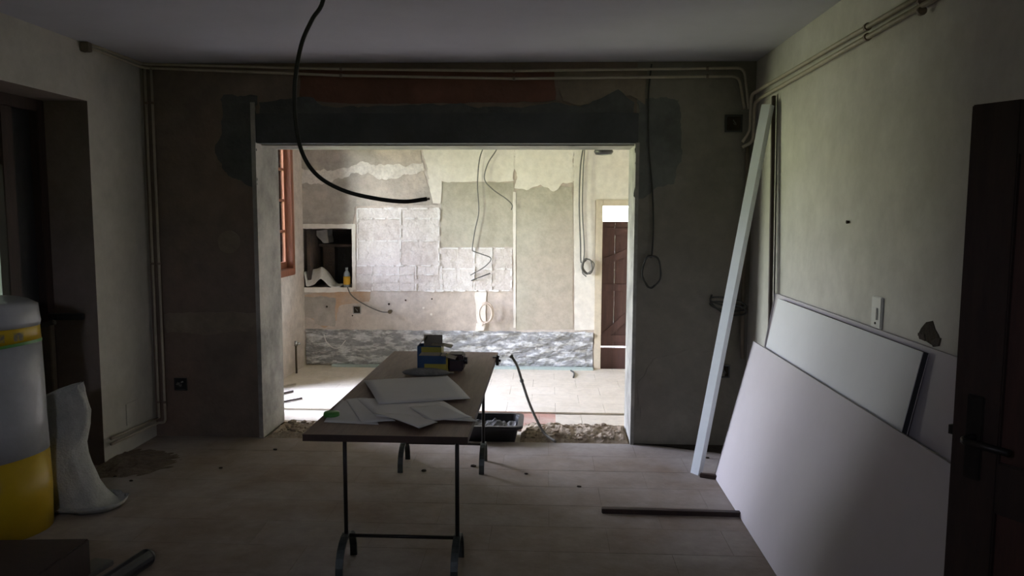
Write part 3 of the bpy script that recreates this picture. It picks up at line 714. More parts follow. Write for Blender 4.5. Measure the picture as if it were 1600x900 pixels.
# cable with coil on the right pier
y = YB-.02
cp = [PY(y, *p) for p in ((1018, 100), (1013, 150), (1014, 230), (1019, 290), (1021, 350), (1019, 398))]
cc = PY(y, 1018, 424); cl = coil(cc, .062, .108, 2.2)
cable('coiled_cable', 'dark thin cable hanging down the right pier and ending in a loop', cp[:-1]+cl, .0055, 'dark_cable', n=4)
cc = PY(YB-.1, 1138, 480)
pts = [Vector((cc.x-.09, YB+.0, cc.z+.07)), Vector((cc.x-.10, YB-.05, cc.z+.02))] + [Vector((cc.x+.12*math.sin(a*.42), cc.y+.07*math.cos(a*.42), cc.z-.02+.045*math.cos(a*.42+2.6)+.002*a)) for a in range(34)]
cable('coiled_cable', 'dark cable loop sticking out of the right pier behind the leaning profile', pts, .006, 'dark_cable', n=4)
# far room cables
y = YF-.04; yc = YF
def far(L, dy=.04): return [PY(YF-dy, *p) for p in L]
cable('wall_cable', 'long grey cable hanging down the olive plaster of the far wall with zigzag end', [PY(YF-.09, 757, 226)]+far([(749, 250), (746, 290), (748, 330), (742, 360), (738, 388), (741, 393), (752, 397), (767, 404), (757, 417), (735, 430)], .045), .0058, 'grey_cable', n=6)
cable('wall_cable', 'short grey cable with bent end hanging beside the long one', [PY(YF-.1, 780, 224)]+far([(774, 237), (762, 256), (757, 280), (770, 296), (790, 310), (800, 320), (799, 328)], .05), .0058, 'grey_cable', n=6)
cable('cable_offcut', 'short straight dark cable piece sticking out of the adhesive patch', [PY(YF+.005, 735, 439)]+far([(745, 435), (766, 427)], .04), .0055, 'dark_cable')
pts = [PY(YF-.05, 912, 226)]+far([(907, 260), (905, 320), (907, 380), (908, 410)])
cc = PY(YF-.05, 917, 416); pts2 = pts + coil(cc, .052, .075, 2.6, .008)
cable('wall_cable', 'grey cable bundle with tangled loop beside the far door', pts2, .0075, 'grey_cable', n=5)
pts = [PY(YF-.06, 914, 226)]+far([(911, 270), (910, 330), (913, 390), (911, 418), (922, 428), (928, 412), (915, 405), (910, 425), (916, 432)], .06)
cable('wall_cable', 'second grey cable of the bundle beside the far door', pts, .006, 'grey_cable', n=5)
cc = PY(YF-.05, 760, 488); pts = [PY(YF+.0, 751, 513), PY(YF-.05, 756, 504)]
lp = [Vector((cc.x+.07*k*math.sin(a), cc.y-.004*i, cc.z+.105*k*math.cos(a))) for i in range(34) for a, k in ((math.pi+.3-2*math.pi*i/16, 1-.08*(i > 16)),)]
cable('coiled_tube', 'cream coiled tube poking out of the low wall patch', pts+lp, .0095, 'cream_cable', 'tube', n=4)
patch('plaster_lump', YP(YF, [(744, 504), (758, 503), (756, 515), (743, 517)]), NB, .03, 'far_white', wf, .008, .02)
cable('wall_cable', 'thin brown cord running from the niche to a pipe stub', [PY(YF-.02, 543, 449)]+far([(548, 460), (560, 470), (578, 480), (596, 487), (608, 488)], .03), .006, 'grey_cable', n=6)
c = PY(YF, 611, 486); bm = nb(); cyl(bm, (c.x, YF-.03, c.z), .016, .016, .07, 12, 'Y'); cyl(bm, (c.x, YF-.06, c.z), .022, .022, .015, 8, 'Y')
tag(link('pipe_stub', bm, 'brass_dark'), 'small brass pipe stub sticking out of the far wall', 'pipe stub')
for (x_, y_), nm in zip(((634, 483), (648, 484)), ('left', 'right')):
    c = PY(YF, x_+18, y_); 
for x_, y_, r_ in ((511, 479, .011), (608, 475, .012), (634, 469, .009), (662, 481, .012), (674, 491, .012), (675, 467, .008), (551, 493, .008)):
    c = PY(YF, x_, y_); bm = nb(); cyl(bm, (c.x, YF-.004, c.z), r_, r_*.8, .012, 10, 'Y'); link('wall_plug', bm, 'hole_dark' if x_ not in (662, 674) else 'far_white', wf)
cable('wall_cable', 'thin white wire sagging over the bared stone of the far wall', [PY(YF-.055, 506, 522)]+far([(510, 534), (520, 543), (530, 543), (540, 532)], .06), .0045, 'adhesive_ridge', n=6)
# conduit rising out of the floor of the opening
P0 = PZ(.01, 868, 690)
cpts = [P0] + [PY(yy, *p) for p, yy in (((852, 678), 5.34), ((838, 655), 5.38), ((826, 627), 5.42), ((816, 597), 5.45), ((808, 572), 5.47), ((800, 558), 5.48))]
t = thing('floor_conduit', 'grey flexible conduit rising out of the rubble in the opening', 'conduit', P0)
bm = nb(); tube(bm, cpts, .010, 10, 8); link('conduit_tube', bm, 'grey_conduit', t, True)
bm = nb(); tube(bm, [cpts[-1], cpts[-1]+Vector((-.012, 0, .012))], .016, 10); link('conduit_cap', bm, 'grey_cable', t)
bm = nb(); tube(bm, [cpts[4], cpts[4].lerp(cpts[5], .16)], .014, 10); link('conduit_sleeve', bm, 'grey_cable', t)
# black lamp dome at the far ceiling edge
c = PY(6.9, 943, 239)
t = thing('ceiling_lamp', 'small black dome lamp hanging in the far room above the door', 'lamp', (c.x, 6.9, c.z-.02))
bm = nb(); lathe(bm, [(.02, .0), (.07, .006), (.085, .03), (.07, .07), (.03, .095), (.012, .10)], (c.x, 6.9, c.z-.02), 24); link('lamp_shade', bm, 'black_plastic', t, True)
bm = nb(); tube(bm, [(c.x, 6.9, c.z+.075), (c.x, 6.9, ZC)], .006, 8); link('lamp_rod', bm, 'black_plastic', t)

# ================================================================== TRESTLE TABLE
TX0, TX1, TY0, TY1, TZ = -.965, -.305, 2.94, 4.79, .72
tb = thing('trestle_table', 'brown wooden board on two dark steel trestles in the middle of the room', 'table', ((TX0+TX1)/2, (TY0+TY1)/2, 0))
bm = nb(); box(bm, TX0, TX1, TY0, TY1, TZ-.028, TZ, 0)
for f in bm.faces:
    if abs(f.normal.z) < .5: f.material_index = 1
bm.normal_update()
for f in bm.faces: f.material_index = 0 if f.normal.z > .5 else 1
link('tabletop', bm, ['wood_board', 'wood_edge'], tb)
def trestle(yc):
    xa, xb = -.893, -.39; zt = TZ-.028
    bm = nb(); tube(bm, [(xa-.04, yc, zt-.011), (xb+.04, yc, zt-.011)], .011, 8); tr = link('trestle', bm, 'steel_dark', tb, True)
    for x in (xa, xb):
        bm = nb(); tube(bm, [(x, yc, .13), (x, yc, zt-.01)], .0095, 8); link('leg', bm, 'steel_dark', tr, True)
        arc = [(x, yc-.13*math.cos(math.pi*k/12), .155*math.sin(math.pi*k/12)**.8 if 0 < k < 12 else 0) for k in range(13)]
        bm = nb()
        prev = None; w_, th = .032, .012
        P = [Vector(p) for p in arc]
        for i in range(len(P)):
            d = (P[min(i+1, 12)]-P[max(i-1, 0)]).normalized(); nn = Vector((0, -d.z, d.y))
            q = [bm.verts.new(P[i]+Vector((sx, 0, 0))+nn*so) for sx, so in ((-w_/2, th/2), (w_/2, th/2), (w_/2, -th/2), (-w_/2, -th/2))]
            if prev:
                for k in range(4): bm.faces.new((prev[k], prev[(k+1) % 4], q[(k+1) % 4], q[k]))
            else: bm.faces.new(q)
            prev = q
        bm.faces.new(prev[::-1])
        for v in bm.verts: v.co.z = max(v.co.z, 0)
        link('foot', bm, 'steel_green', tr)
    bm = nb(); tube(bm, [(xa, yc, .15), (xb, yc, .15)], .0085, 8); link('crossbar', bm, 'steel_dark', tr, True)
trestle(3.30); trestle(4.72-.02)
# ------------------------------------------------------------------ papers
def sheet(px, z, label, curl=None, th=.0015, m_='paper'):
    P = [PZ(TZ, *p) for p in px]                       # four corners: far-left, far-right, near-right, near-left
    n = 10; bm = nb(); g = {}
    for i in range(n+1):
        for j in range(n+1):
            u, v = i/n, j/n
            p = (P[0]*(1-u)+P[1]*u)*(1-v) + (P[3]*(1-u)+P[2]*u)*v
            p = Vector((p.x, p.y, z + (curl(u, v) if curl else 0) + .0006*noise.noise(p*8)))
            g[i, j, 0] = bm.verts.new(p); g[i, j, 1] = bm.verts.new(p+Vector((0, 0, th)))
    for i in range(n):
        for j in range(n):
            for k in (0, 1): bm.faces.new([g[a, b, k] for a, b in ((i, j), (i+1, j), (i+1, j+1), (i, j+1))])
    for i in range(n):
        for j in (0, n):
            bm.faces.new((g[i, j, 0], g[i+1, j, 0], g[i+1, j, 1], g[i, j, 1])); bm.faces.new((g[j, i, 0], g[j, i+1, 0], g[j, i+1, 1], g[j, i, 1]))
    return tag(link('paper_sheet', bm, m_, None, True), label, 'paper', 'paper sheets on the table')
sheet([(534, 626), (568, 626), (592, 664), (506, 660)], TZ+.0005, 'crumpled paper sheet lying under the others at the table corner', lambda u, v: .006*math.sin(v*3.1)*(1-u))
sheet([(540, 626), (574, 624), (618, 660), (566, 664)], TZ+.005, 'folded white paper strip on the crumpled sheet', lambda u, v: .003*math.sin(u*3))
sheet([(556, 625), (690, 628), (746, 662), (588, 654)], TZ+.0085, 'large paper sheet under the fanned plan')
sheet([(582, 651), (640, 652), (684, 664), (655, 676)], TZ+.0115, 'narrow paper sheet with edge curling up over the table front', lambda u, v: .010*(1-u)*math.sin(v*2+.5))
sheet([(640, 640), (690, 636), (738, 656), (672, 662)], TZ+.0105, 'thin paper slip sticking out between the larger sheets')
sheet([(568, 598), (699, 591), (735, 627), (592, 636)], TZ+.0125, 'unfolded paper plan with a crease across the middle', lambda u, v: .006*(1-abs(v-.5)*2))
bm = nb(); c = PZ(TZ, 510, 652); lathe(bm, [(.03, 0), (.035, .008), (.034, .02), (.02, .024)], (c.x+.02, c.y+.01, TZ), 14); tag(link('tape_roll', bm, 'wrap_green', None, True), 'small green tape roll at the table edge beside the papers', 'tape')
# ------------------------------------------------------------------ boxes
def carton(name, px0, px1, ybase, ytop, dy, label, band, flaps):
    """printed carton standing on the table with open flaps; front face spans px0..px1"""
    a, b = PZ(TZ, px0, ybase), PZ(TZ, px1, ybase); yf = (a.y+b.y)/2; h = PY(yf, px0, ytop).z-TZ; x0, x1 = a.x, b.x
    t = thing(name, label, 'box', ((x0+x1)/2, yf+dy/2, TZ)); k = .003
    zb = TZ+h*band
    def part(nm, boxes, m_):
        bm = nb()
        for q in boxes: box(bm, *q)
        return link(nm, bm, m_, t)
    xs_ = x0+(x1-x0)*.17
    part('front_panel', [(xs_, x1, yf, yf+k, TZ, zb)], 'box_yellow'); part('front_band', [(x0, x1, yf, yf+k, zb, TZ+h), (x0, xs_, yf, yf+k, TZ, zb)], 'box_blue')
    part('back_panel', [(x0, x1, yf+dy-k, yf+dy, TZ, TZ+h)], 'box_blue')
    part('side_panel', [(x0, x0+k, yf+k, yf+dy-k, TZ, TZ+h)], 'box_blue'); part('side_panel', [(x1-k, x1, yf+k, yf+dy-k, TZ, TZ+h)], 'box_yellow')
    part('bottom_panel', [(x0+k, x1-k, yf+k, yf+dy-k, TZ, TZ+k)], 'cardboard')
    for nm, p, q, wd in flaps(x0, x1, yf, yf+dy, TZ+h):
        bm = nb(); obox(bm, p, q, wd, .003, Vector((0, 1, 0)) if nm == 'back_flap' else Vector((0, 0, 1))); link(nm, bm, 'cardboard', t)
    return t
carton('carton', 652, 690, 577, 541, .10, 'tall open blue and yellow carton at the back of the table', .97,
       lambda x0, x1, y0, y1, z: [('back_flap', ((x0+x1)/2+.012, y1-.03, z-.01), ((x0+x1)/2+.012, y1-.03, z+.055), (x1-x0)*.78), ('flap', (x0, (y0+y1)/2, z), (x0+.045, (y0+y1)/2, z+.05), (y1-y0)*.9), ('flap', (x1-.06, (y0+y1)/2, z+.006), (x1+.01, (y0+y1)/2, z+.002), y1-y0), ('flap', (x1+.01, (y0+y1)/2, z+.002), (x1+.055, (y0+y1)/2, z-.008), (y1-y0)*.9)])
carton('carton', 656, 697, 586, 556, .09, 'low blue and yellow carton with a torn flap in front of the tall one', .58,
       lambda x0, x1, y0, y1, z: [('flap', (x1-.03, (y0+y1)/2, z+.002), (x1+.05, (y0+y1)/2, z-.018), y1-y0), ('flap', ((x0+x1)/2-.02, y0, z+.002), ((x0+x1)/2-.02, y1, z+.002), (x1-x0)*.8)])
a, b = PZ(TZ, 699, 580), PZ(TZ, 724, 580); h = PY(a.y, 700, 554).z-TZ
t = thing('tool_case', 'small dark maroon case with a round knob beside the cartons', 'case', ((a.x+b.x)/2, a.y+.05, TZ))
bm = nb(); box(bm, a.x, b.x, a.y, a.y+.11, TZ, TZ+h, bev=.008); link('body', bm, 'maroon', t)
bm = nb(); cyl(bm, (b.x+.008, a.y+.05, TZ+h*.55), .022, .02, .02, 16, 'X'); link('knob', bm, 'black_plastic', t)
bm = nb(); box(bm, a.x-.003, b.x+.003, a.y-.003, a.y+.113, TZ+h*.62, TZ+h*.70, bev=.002); link('lid_rim', bm, 'black_plastic', t)
c = PZ(TZ, 667, 585)
t = thing('cloth_pouch', 'flat grey oval cloth pouch lying in front of the cartons', 'pouch', (c.x, c.y, TZ))
bm = nb(); lathe(bm, [(.05, 0), (.115, .010), (.125, .018), (.11, .03), (.06, .04), (.01, .042)], (c.x, c.y-.035, TZ), 28, 1.05, .34); link('pouch_body', bm, 'grey_cloth', t, True)
bm = nb(); box(bm, c.x+.10, c.x+.15, c.y-.03, c.y+.0, TZ+.012, TZ+.018, bev=.002); link('strap', bm, 'grey_cloth', t)
t = thing('table_clamp', 'small black clamp on the far right edge of the table', 'clamp', (TX1+.012, 4.62, TZ))
bm = nb(); box(bm, TX1+.0005, TX1+.018, 4.59, 4.64, TZ-.045, TZ+.008, bev=.002); box(bm, TX1-.02, TX1+.018, 4.59, 4.64, TZ+.0005, TZ+.008, bev=.002); link('jaw', bm, 'black_plastic', t)
bm = nb(); cyl(bm, (TX1+.022, 4.615, TZ-.02), .008, .008, .012, 10, 'X'); link('screw', bm, 'steel_dark', t)

# ================================================================== TUB
c = Vector((-.425, 5.41, -.012))
t = thing('mortar_tub', 'black plastic mortar tub with dried mortar standing in the opening', 'tub', c)
def rrect(lx, ly, r, z, n=5):
    o = []
    for sx_, sy_, a0 in ((1, 1, 0), (-1, 1, 90), (-1, -1, 180), (1, -1, 270)):
        for k in range(n+1):
            a = math.radians(a0+90*k/n); o.append(Vector((c.x+sx_*(lx/2-r)+r*math.cos(a), c.y+sy_*(ly/2-r)+r*math.sin(a), z)))
    return o
def loft(bm, rings, cap0=True, cap1=True):
    R = [[bm.verts.new(p) for p in q] for q in rings]; n = len(R[0])
    for a, b in zip(R, R[1:]):
        for k in range(n): bm.faces.new((a[k], a[(k+1) % n], b[(k+1) % n], b[k]))
    if cap0: bm.faces.new(R[0][::-1])
    if cap1: bm.faces.new(R[-1])
bm = nb(); loft(bm, [rrect(.42, .28, .05, -.018), rrect(.47, .33, .06, .105), rrect(.455, .315, .055, .105), rrect(.41, .27, .05, -.006)]); link('tub_body', bm, 'black_plastic', t)
bm = nb(); loft(bm, [rrect(.47, .33, .06, .098), rrect(.53, .39, .07, .092), rrect(.535, .395, .07, .108), rrect(.53, .39, .07, .116), rrect(.47, .33, .06, .115), rrect(.465, .325, .06, .10)], False, False); link('tub_rim', bm, 'black_plastic', t)
bm = nb(); g = {}
for i in range(25):
    for j in range(17):
        x = c.x-.21+.42*i/24; y = c.y-.13+.26*j/16; e_ = min(i, 24-i, j, 16-j)
        g[i, j] = bm.verts.new((x, y, .022+.035*noise.noise(Vector((x*12, y*12, 5)))+.022*noise.noise(Vector((x*40, y*40, 1)))+.045*max(0, 1-e_/4)))
for i in range(24):
    for j in range(16): bm.faces.new((g[i, j], g[i+1, j], g[i+1, j+1], g[i, j+1]))
stuff(link('mortar', bm, 'mortar_wet', t))

# ================================================================== BOARDS, PROFILES
def leaning(name, label, bx, tx, y0, y1, ztop, th, mats, group, dz=0.0):
    """sheet leaning on the wall: front face from (bx,0) up to (tx,ztop)"""
    d = Vector((tx-bx, 0, ztop)); n = Vector((ztop, 0, -(tx-bx))).normalized()*th
    t = thing(name, label, 'board', (bx, (y0+y1)/2, 0), group)
    def quad_box(o, s, e_, th0, th1):
        bm = nb(); a = Vector((bx, 0, -min(0, n.z))) + n*th0
        v = []
        for yy in (y0+s, y1-e_):
            for (fr, k) in ((0, 0), (1, 0), (1, 1), (0, 1)):
                p = Vector((bx, yy, max(0, -n.z))) + d*fr + n*(th0 if k == 0 else th1); v.append(bm.verts.new(p))
        for q in ((0, 1, 2, 3), (7, 6, 5, 4), (0, 4, 5, 1), (1, 5, 6, 2), (2, 6, 7, 3), (3, 7, 4, 0)): bm.faces.new([v[i] for i in q])
        return bm
    link('face_paper', quad_box(0, 0, 0, 0, .12), mats[0], t)
    link('core', quad_box(0, .0005, .0005, .12, .88), mats[1], t)
    link('back_paper', quad_box(0, 0, 0, .88, 1.0), mats[2], t)
    return t
GB = 'plasterboards leaning on the right wall'
leaning('plasterboard', 'tall grey plasterboard hindmost against the right wall', 1.170, 1.352, 2.02, 4.60, 1.13, .013, ('plasterboard_face', 'plasterboard_core', 'plasterboard_face'), GB)
leaning('plasterboard', 'white plasterboard with a dark cut end between the two other boards', 1.09, 1.318, 2.72, 4.42, 1.115, .024, ('plasterboard_white', 'board_end_dark', 'plasterboard_face'), GB)
leaning('plasterboard', 'long pinkish grey plasterboard in front of the other two', 1.03, 1.235, 2.12, 4.60, .84, .013, ('plasterboard_face', 'plasterboard_core', 'plasterboard_face'), GB)
# leaning metal profile
b0 = PZ(0, 1085, 741); t0 = PX(XR-.075, 1197, 163)
t = thing('metal_profile', 'long pale galvanised metal profile leaning into the right corner', 'metal profile', b0)
d = (t0-b0).normalized(); s = Vector((.65, -.76, 0)); s = (s-d*s.dot(d)).normalized(); nn = s.cross(d)
if nn.y > 0: nn = -nn
def strip(bm, o, wu, wv):
    tt = nb(); L = (t0-b0).length; box(tt, 0, L, o[0], o[0]+wu, o[1], o[1]+wv)
    mxx = Matrix((d, s, nn)).transposed().to_4x4(); mxx.translation = b0; merge(bm, tt, mxx)
bm = nb(); strip(bm, (-.03, .0), .06, .002); link('web', bm, 'stud_steel', t)
bm = nb(); strip(bm, (-.03, -.04), .002, .04); link('flange', bm, 'stud_steel', t)
bm = nb(); strip(bm, (.028, -.04), .002, .04); link('flange', bm, 'stud_steel', t)
for v in t.children:
    for q in v.data.vertices: q.co.z = max(q.co.z, 0.0)
# dark batten upright behind boards
pa, pb = PX(XR-.02, 1209, 150), PX(XR-.02, 1204, 455); dd = (pb-pa); bot = pa+dd*(pa.z/(-dd.z))
bm = nb(); obox(bm, (bot.x, bot.y, 0), pa, .028, .02, Vector((1, 0, 0)), bev=.002)
tag(link('wood_batten', bm, 'wood_dark'), 'dark upright wooden batten against the right wall beside the profile', 'batten')
a, b = PZ(.012, 1094, 742), PZ(.012, 1124, 746)
bm = nb(); obox(bm, (a.x, a.y, .012), (b.x-.005, b.y, .012), .03, .024, bev=.002); tag(link('wood_offcut', bm, 'wood_dark'), 'short dark wood strip on the floor under the profile foot', 'wood strip')
a, b = PZ(.013, 940, 797), PZ(.013, 1162, 803)
bm = nb(); obox(bm, (a.x, a.y, .013), (b.x, b.y, .013), .035, .026, bev=.003); tag(link('floor_bar', bm, 'wood_dark'), 'long dark wooden bar lying on the floor up to the boards', 'bar')

# ================================================================== LEFT FOREGROUND
rc = Vector((-2.745, 3.62, 0))
t = thing('insulation_roll', 'upright insulation roll in white and yellow plastic wrap by the left window', 'insulation roll', rc)
def wob(prof, m_, name, seed=0, amp=.006, cap=True, seg=40, sm=True):
    bm = nb(); rings = []
    for r, z, sl in prof:
        rings.append([])
        for k in range(seg):
            a = 2*math.pi*k/seg; q = Vector((math.cos(a), math.sin(a), 0))
            rr = r*(1+amp*4*noise.noise(Vector((q.x*2+seed, q.y*2, z*3))))
            rings[-1].append(rc + q*rr + Vector((0, 0, z+sl*q.x)))
    loft(bm, rings, cap, cap); return link(name, bm, m_, t, sm)
wob([(.235, 0, 0), (.235, .2, .0), (.232, .375, .03)], 'wrap_yellow', 'yellow_band')
wob([(.2325, .37, .03), (.230, .55, .01), (.226, .75, 0), (.222, .93, .03)], 'wrap_white', 'white_wrap')
wob([(.2245, .922, .03), (.2245, .937, .03)], 'wrap_green', 'green_stripe', cap=False)
wob([(.222, .934, .03), (.218, 1.05, .01)], 'wrap_yellow', 'printed_band')
for k, a_ in enumerate((-.35, -.75, -1.2)):
    bm = nb(); z0, z1 = .975, 1.015
    pts = []
    for s_ in range(5):
        a = a_-.11+.22*s_/4; q = Vector((math.cos(a), math.sin(a), 0)); pts.append((rc+q*.2225+Vector((0, 0, z0)), rc+q*.2225+Vector((0, 0, z1))))
    for p, q in zip(pts, pts[1:]): bm.faces.new([bm.verts.new(v) for v in (p[0], q[0], q[1], p[1])])
    bmesh.ops.remove_doubles(bm, verts=bm.verts[:], dist=1e-5); link('print_mark', bm, 'label_grey', t)
wob([(.224, 1.035, 0), (.23, 1.06, 0), (.222, 1.14, -.01), (.18, 1.165, -.01), (.07, 1.145, 0)], 'wrap_white', 'top_cap', 5, .02)

# rubble sack
def sackmesh(rows, seed, tip=None):
    bm = nb(); seg = 36; rings = []
    for z, xl, xr_, yc, dp in rows:
        ring = []
        for k in range(seg):
            a = 2*math.pi*k/seg; ca, sa = math.cos(a), math.sin(a)
            x = (xl+xr_)/2 + (xr_-xl)/2*math.copysign(abs(ca)**.75, ca); y = yc + dp/2*math.copysign(abs(sa)**.8, sa)
            p = Vector((x, y, z)); f_ = noise.noise(Vector((x*7+seed, y*7, z*5)))*.03 + noise.noise(Vector((x*18, y*18, z*11+seed)))*.013 + .016*abs(math.sin(a*3.5+z*11+2*noise.noise(Vector((x*5, y*5, z*4)))))-.008
            ring.append(Vector((x+ca*f_, y+sa*f_, max(0, z+ (0 if z == 0 else f_*.5)))))
        rings.append(ring)
    loft(bm, rings); return bm
Yk = 3.93
def kx(px, py): return PY(Yk, px, py).x
def kz(py): return max(0, PY(Yk, 130, py).z)
rows = [(0, kx(80, 825), kx(184, 822), Yk, .22), (.02, kx(75, 820), kx(193, 818), Yk, .27), (.045, kx(74, 820), kx(195, 818), Yk, .29)]
for py, xr_, xl in ((800, 182, 74), (775, 158, 74), (745, 146, 74), (715, 132, 74), (700, 126, 74), (670, 131, 74), (645, 135, 74), (632, 133, 74), (620, 131, 76), (608, 131, 92), (600, 131, 115), (597, 130, 124)):
    k = (py-597)/225; rows.append((kz(py), kx(xl, py), kx(xr_, py), Yk+.02*math.sin(py*.05), .06+.22*k))
bm = sackmesh(rows, 3)
tag(link('rubble_sack', bm, 'sack_white', None, True), 'white woven rubble sack standing beside the insulation roll', 'sack')
# foreground timbers
a = PZ(0, 0, 900)
bm = nb(); 
pts = [PZ(.18, -80, 844), PZ(.18, 140, 841), PZ(.18, 40, 912), PZ(.18, -80, 930)]
f = [bm.verts.new(p) for p in pts]; g_ = [bm.verts.new((p.x, p.y, 0)) for p in pts]
bm.faces.new(f); bm.faces.new(g_[::-1])
for i in range(4): bm.faces.new((f[i], g_[i], g_[(i+1) % 4], f[(i+1) % 4]))
bmesh.ops.bevel(bm, geom=bm.edges[:], offset=.006, segments=2, affect='EDGES')
tag(link('wood_slab', bm, 'wood_dark'), 'dark thick wooden slab on the floor in front of the roll and sack', 'wood slab')
a, b = PZ(.02, 163, 874), PZ(.02, 110, 925)
bm = nb(); obox(bm, (a.x, a.y, .012), (b.x-.1, b.y-.1, .012), .10, .024, bev=.003); tag(link('plank', bm, 'plank_grey'), 'grey plank lying on the floor beside the dark slab', 'plank')
a, b = PZ(.035, 228, 872), PZ(.035, 140, 930); d = (a-b).normalized()
t = thing('iron_post', 'dark round post with rounded end lying on the floor by the plank', 'post', b)
L = (a-b).length
bm = nb(); tube(bm, [b, a], .04, 16, smooth=False); link('post_shaft', bm, 'black_plastic', t)
bm = nb(); tube(bm, [a+d*.04*math.sin(k*math.pi/14) for k in range(8)], lambda u: .0402*max(.05, math.cos(u*math.pi/2)), 16, smooth=False); link('rounded_end', bm, 'black_plastic', t, True)
# latch bar on the recess window
pA, pB = PY(RY1-.10, 62, 505), PY(RY1-.10, 120, 497)
t = thing('shutter_bar', 'dark iron bar with a bracket leaning at the left window recess', 'bar', (pB.x, RY1-.1, 0))
bm = nb(); obox(bm, (xf+.03, RY1-.06, pB.z), (pB.x, RY1-.03, pB.z), .03, .04, bev=.004); link('bar_arm', bm, 'black_plastic', t)
zb = PY(RY1-.05, 75, 505).z; xq = PY(RY1-.06, 76, 560).x
bm = nb(); box(bm, xq-.03, xq+.03, RY1-.075, RY1-.03, 0, zb, bev=.004); link('bar_upright', bm, 'pipe_cream_dark', t)
bm = nb(); obox(bm, (xq-.06, RY1-.07, zb-.02), (xq+.06, RY1-.07, zb+.012), .03, .03, bev=.004); link('bracket', bm, 'plank_grey', t)

# ================================================================== NICHE CONTENTS, SMALL THINGS
zt = NZ0
a, b = PY(YF+.05, 473, 440), PY(YF+.05, 534, 440)
bm = nb(); g = {}; nx, ny = 30, 14
xs0, xs1 = a.x, b.x
for i in range(nx+1):
    for j in range(ny+1):
        u, v = i/nx, j/ny; x = xs0+(xs1-xs0)*u
        hh = .02+.17*math.sin(math.pi*min(1, u*1.05+.16))**.7*(1-.25*u)
        arch = .11*math.exp(-((u-.52)/.14)**2)*(1-v)
        y = YF-.015+.26*v
        z = zt+.004+max(0, hh*(min(1, v*2.6+.06+ .8*(u < .12)) if v < .6 else 1-.6*(v-.6)/.4)) + arch*.7 + .012*noise.noise(Vector((x*20, y*20, 2)))
        g[i, j] = bm.verts.new((x, y, max(zt+.003, z)))
for i in range(nx):
    for j in range(ny): bm.faces.new((g[i, j], g[i+1, j], g[i+1, j+1], g[i, j+1]))
sh = link('plastic_sheet', bm, 'plastic_sheet', None, True)
sm = sh.modifiers.new('thick', 'SOLIDIFY'); sm.thickness = .004
tag(sh, 'crumpled white plastic sheet lying in the wall niche', 'sheet')
c = PY(YF+.02, 543, 444)
t = thing('bottle', 'small plastic bottle with yellow label in the wall niche', 'bottle', (c.x, YF+.03, zt))
hb = PY(YF, 541, 418).z-zt; x_ = NX1-.065
bm = nb(); lathe(bm, [(.03, 0), (.035, .006), (.035, hb*.62), (.03, hb*.72), (.014, hb*.84), (.014, hb*.9)], (x_, YF+.03, zt), 20); link('bottle_body', bm, 'bottle_clear', t, True)
bm = nb(); lathe(bm, [(.0362, hb*.14), (.0362, hb*.55)], (x_, YF+.03, zt), 20); link('bottle_label', bm, 'bottle_label', t, True)
bm = nb(); lathe(bm, [(.016, hb*.88), (.016, hb)], (x_, YF+.03, zt), 16); link('bottle_cap', bm, 'bottle_clear', t, True)
# tap pipe on the far room's left wall
p1, p2 = PX(XL2+.05, 442, 530), PX(XL2+.05, 446, 590)
t = thing('water_pipe', 'thin water pipe with chrome valve rising by the far room window', 'pipe', (XL2+.05, 7.45, 0))
bm = nb(); tube(bm, [(XL2+.04, 7.42, 0), (XL2+.04, 7.42, .28)], .01, 10); link('pipe_run', bm, 'brass_dark', t, True)
bm = nb(); cyl(bm, (XL2+.04, 7.42, .30), .018, .014, .05, 14); cyl(bm, (XL2+.065, 7.42, .30), .012, .012, .04, 10, 'X'); link('valve', bm, 'chrome', t, True)
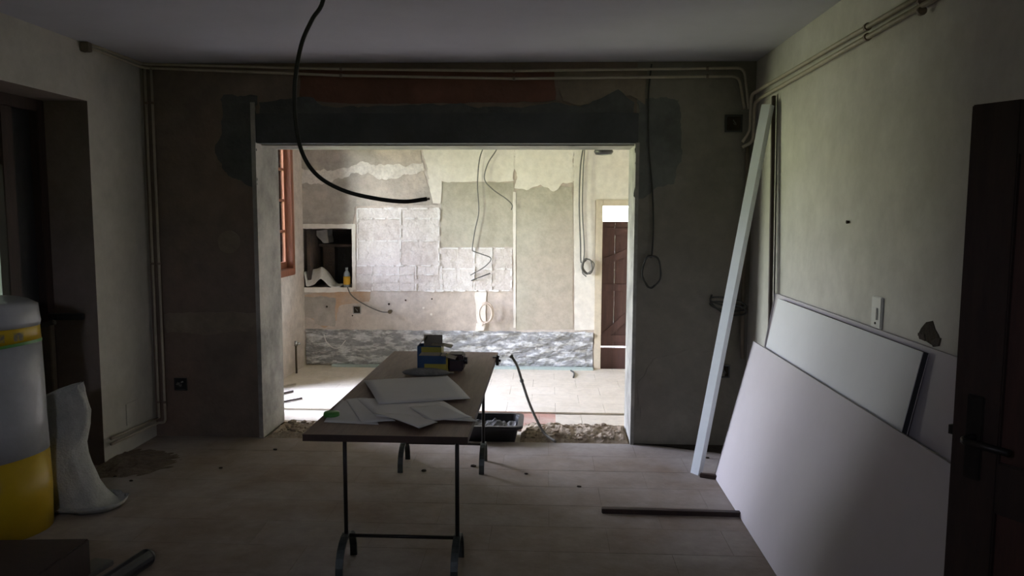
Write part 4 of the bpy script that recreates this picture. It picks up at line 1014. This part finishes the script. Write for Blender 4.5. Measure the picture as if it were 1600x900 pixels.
# sticks on the far floor
for (p, q, lab) in (((441, 607), (462, 600), 'pale stick lying on the far floor near the left pier'), ((440, 632), (472, 622), 'long thin dark stick lying on the far floor'), ((441, 619), (458, 611), 'short brown stick between two others on the far floor')):
    a, b = PZ(.01, *p), PZ(.01, *q); bm = nb(); obox(bm, a+Vector((-.1, 0, 0)), b, .016, .014, bev=.002); tag(link('stick', bm, 'pipe_cream' if 'pale' in lab else 'wood_dark'), lab, 'stick')
a, b = PZ(.004, 892, 579), PZ(.004, 896, 590)
bm = nb(); tube(bm, [a, (a+b)/2+Vector((.02, 0, .01)), b], .008, 8); tag(link('cable_scrap', bm, 'dark_cable'), 'small dark cable scrap on the pale far floor', 'cable')
# loose chips on the front floor
for k, (x, y) in enumerate(((740, 729), (822, 741), (905, 761), (662, 736), (430, 703), (345, 732), (1105, 716), (180, 745), (205, 752))):
    c = PZ(0, x, y); bm = nb(); bmesh.ops.create_icosphere(bm, subdivisions=1, radius=random.uniform(.010, .017))
    for v in bm.verts: v.co = Vector((v.co.x*1.3, v.co.y, max(-.004, v.co.z*.6)))*random.uniform(.8, 1.15)+Vector((c.x, c.y, .004))
    tag(link('rubble_chip', bm, 'hole_dark'), 'small dark plaster chip on the dusty tile floor', 'chip', 'chips scattered on the floor')
# mound of dust at the foot of the left wall
bm = nb(); g = {}
for i in range(21):
    for j in range(21):
        a = PZ(0, 150, 730); x = XL+.0+.45*i/20; y = 4.35+.6*j/20; r = math.hypot((i-4)/16, (j-10)/10)
        g[i, j] = bm.verts.new((x, y, -.003+max(0, (.035*(1-r)+.012*noise.noise(Vector((x*25, y*25, 0)))*(r < 1)))))
for i in range(20):
    for j in range(20): bm.faces.new((g[i, j], g[i+1, j], g[i+1, j+1], g[i, j+1]))
stuff(link('dust_heap', bm, 'dirt_dark'), 'low heap of brown dust at the foot of the left wall', 'dust')
# dark bare strip at the foot of the right pier
bm = nb(); q = [PZ(.004, *p) for p in ((990, 691), (1135, 709))]
v = [bm.verts.new(p) for p in (Vector((q[0].x, YB-.002, .004)), q[0], q[1], Vector((XR-.01, q[1].y, .004)), Vector((XR-.01, YB-.002, .004)))]
bm.faces.new(v); r_ = bmesh.ops.extrude_face_region(bm, geom=bm.faces[:]); 
for x in r_['geom']:
    if isinstance(x, bmesh.types.BMVert): x.co.z = -.004
link('bare_strip', bm, 'hole_dark', fl)
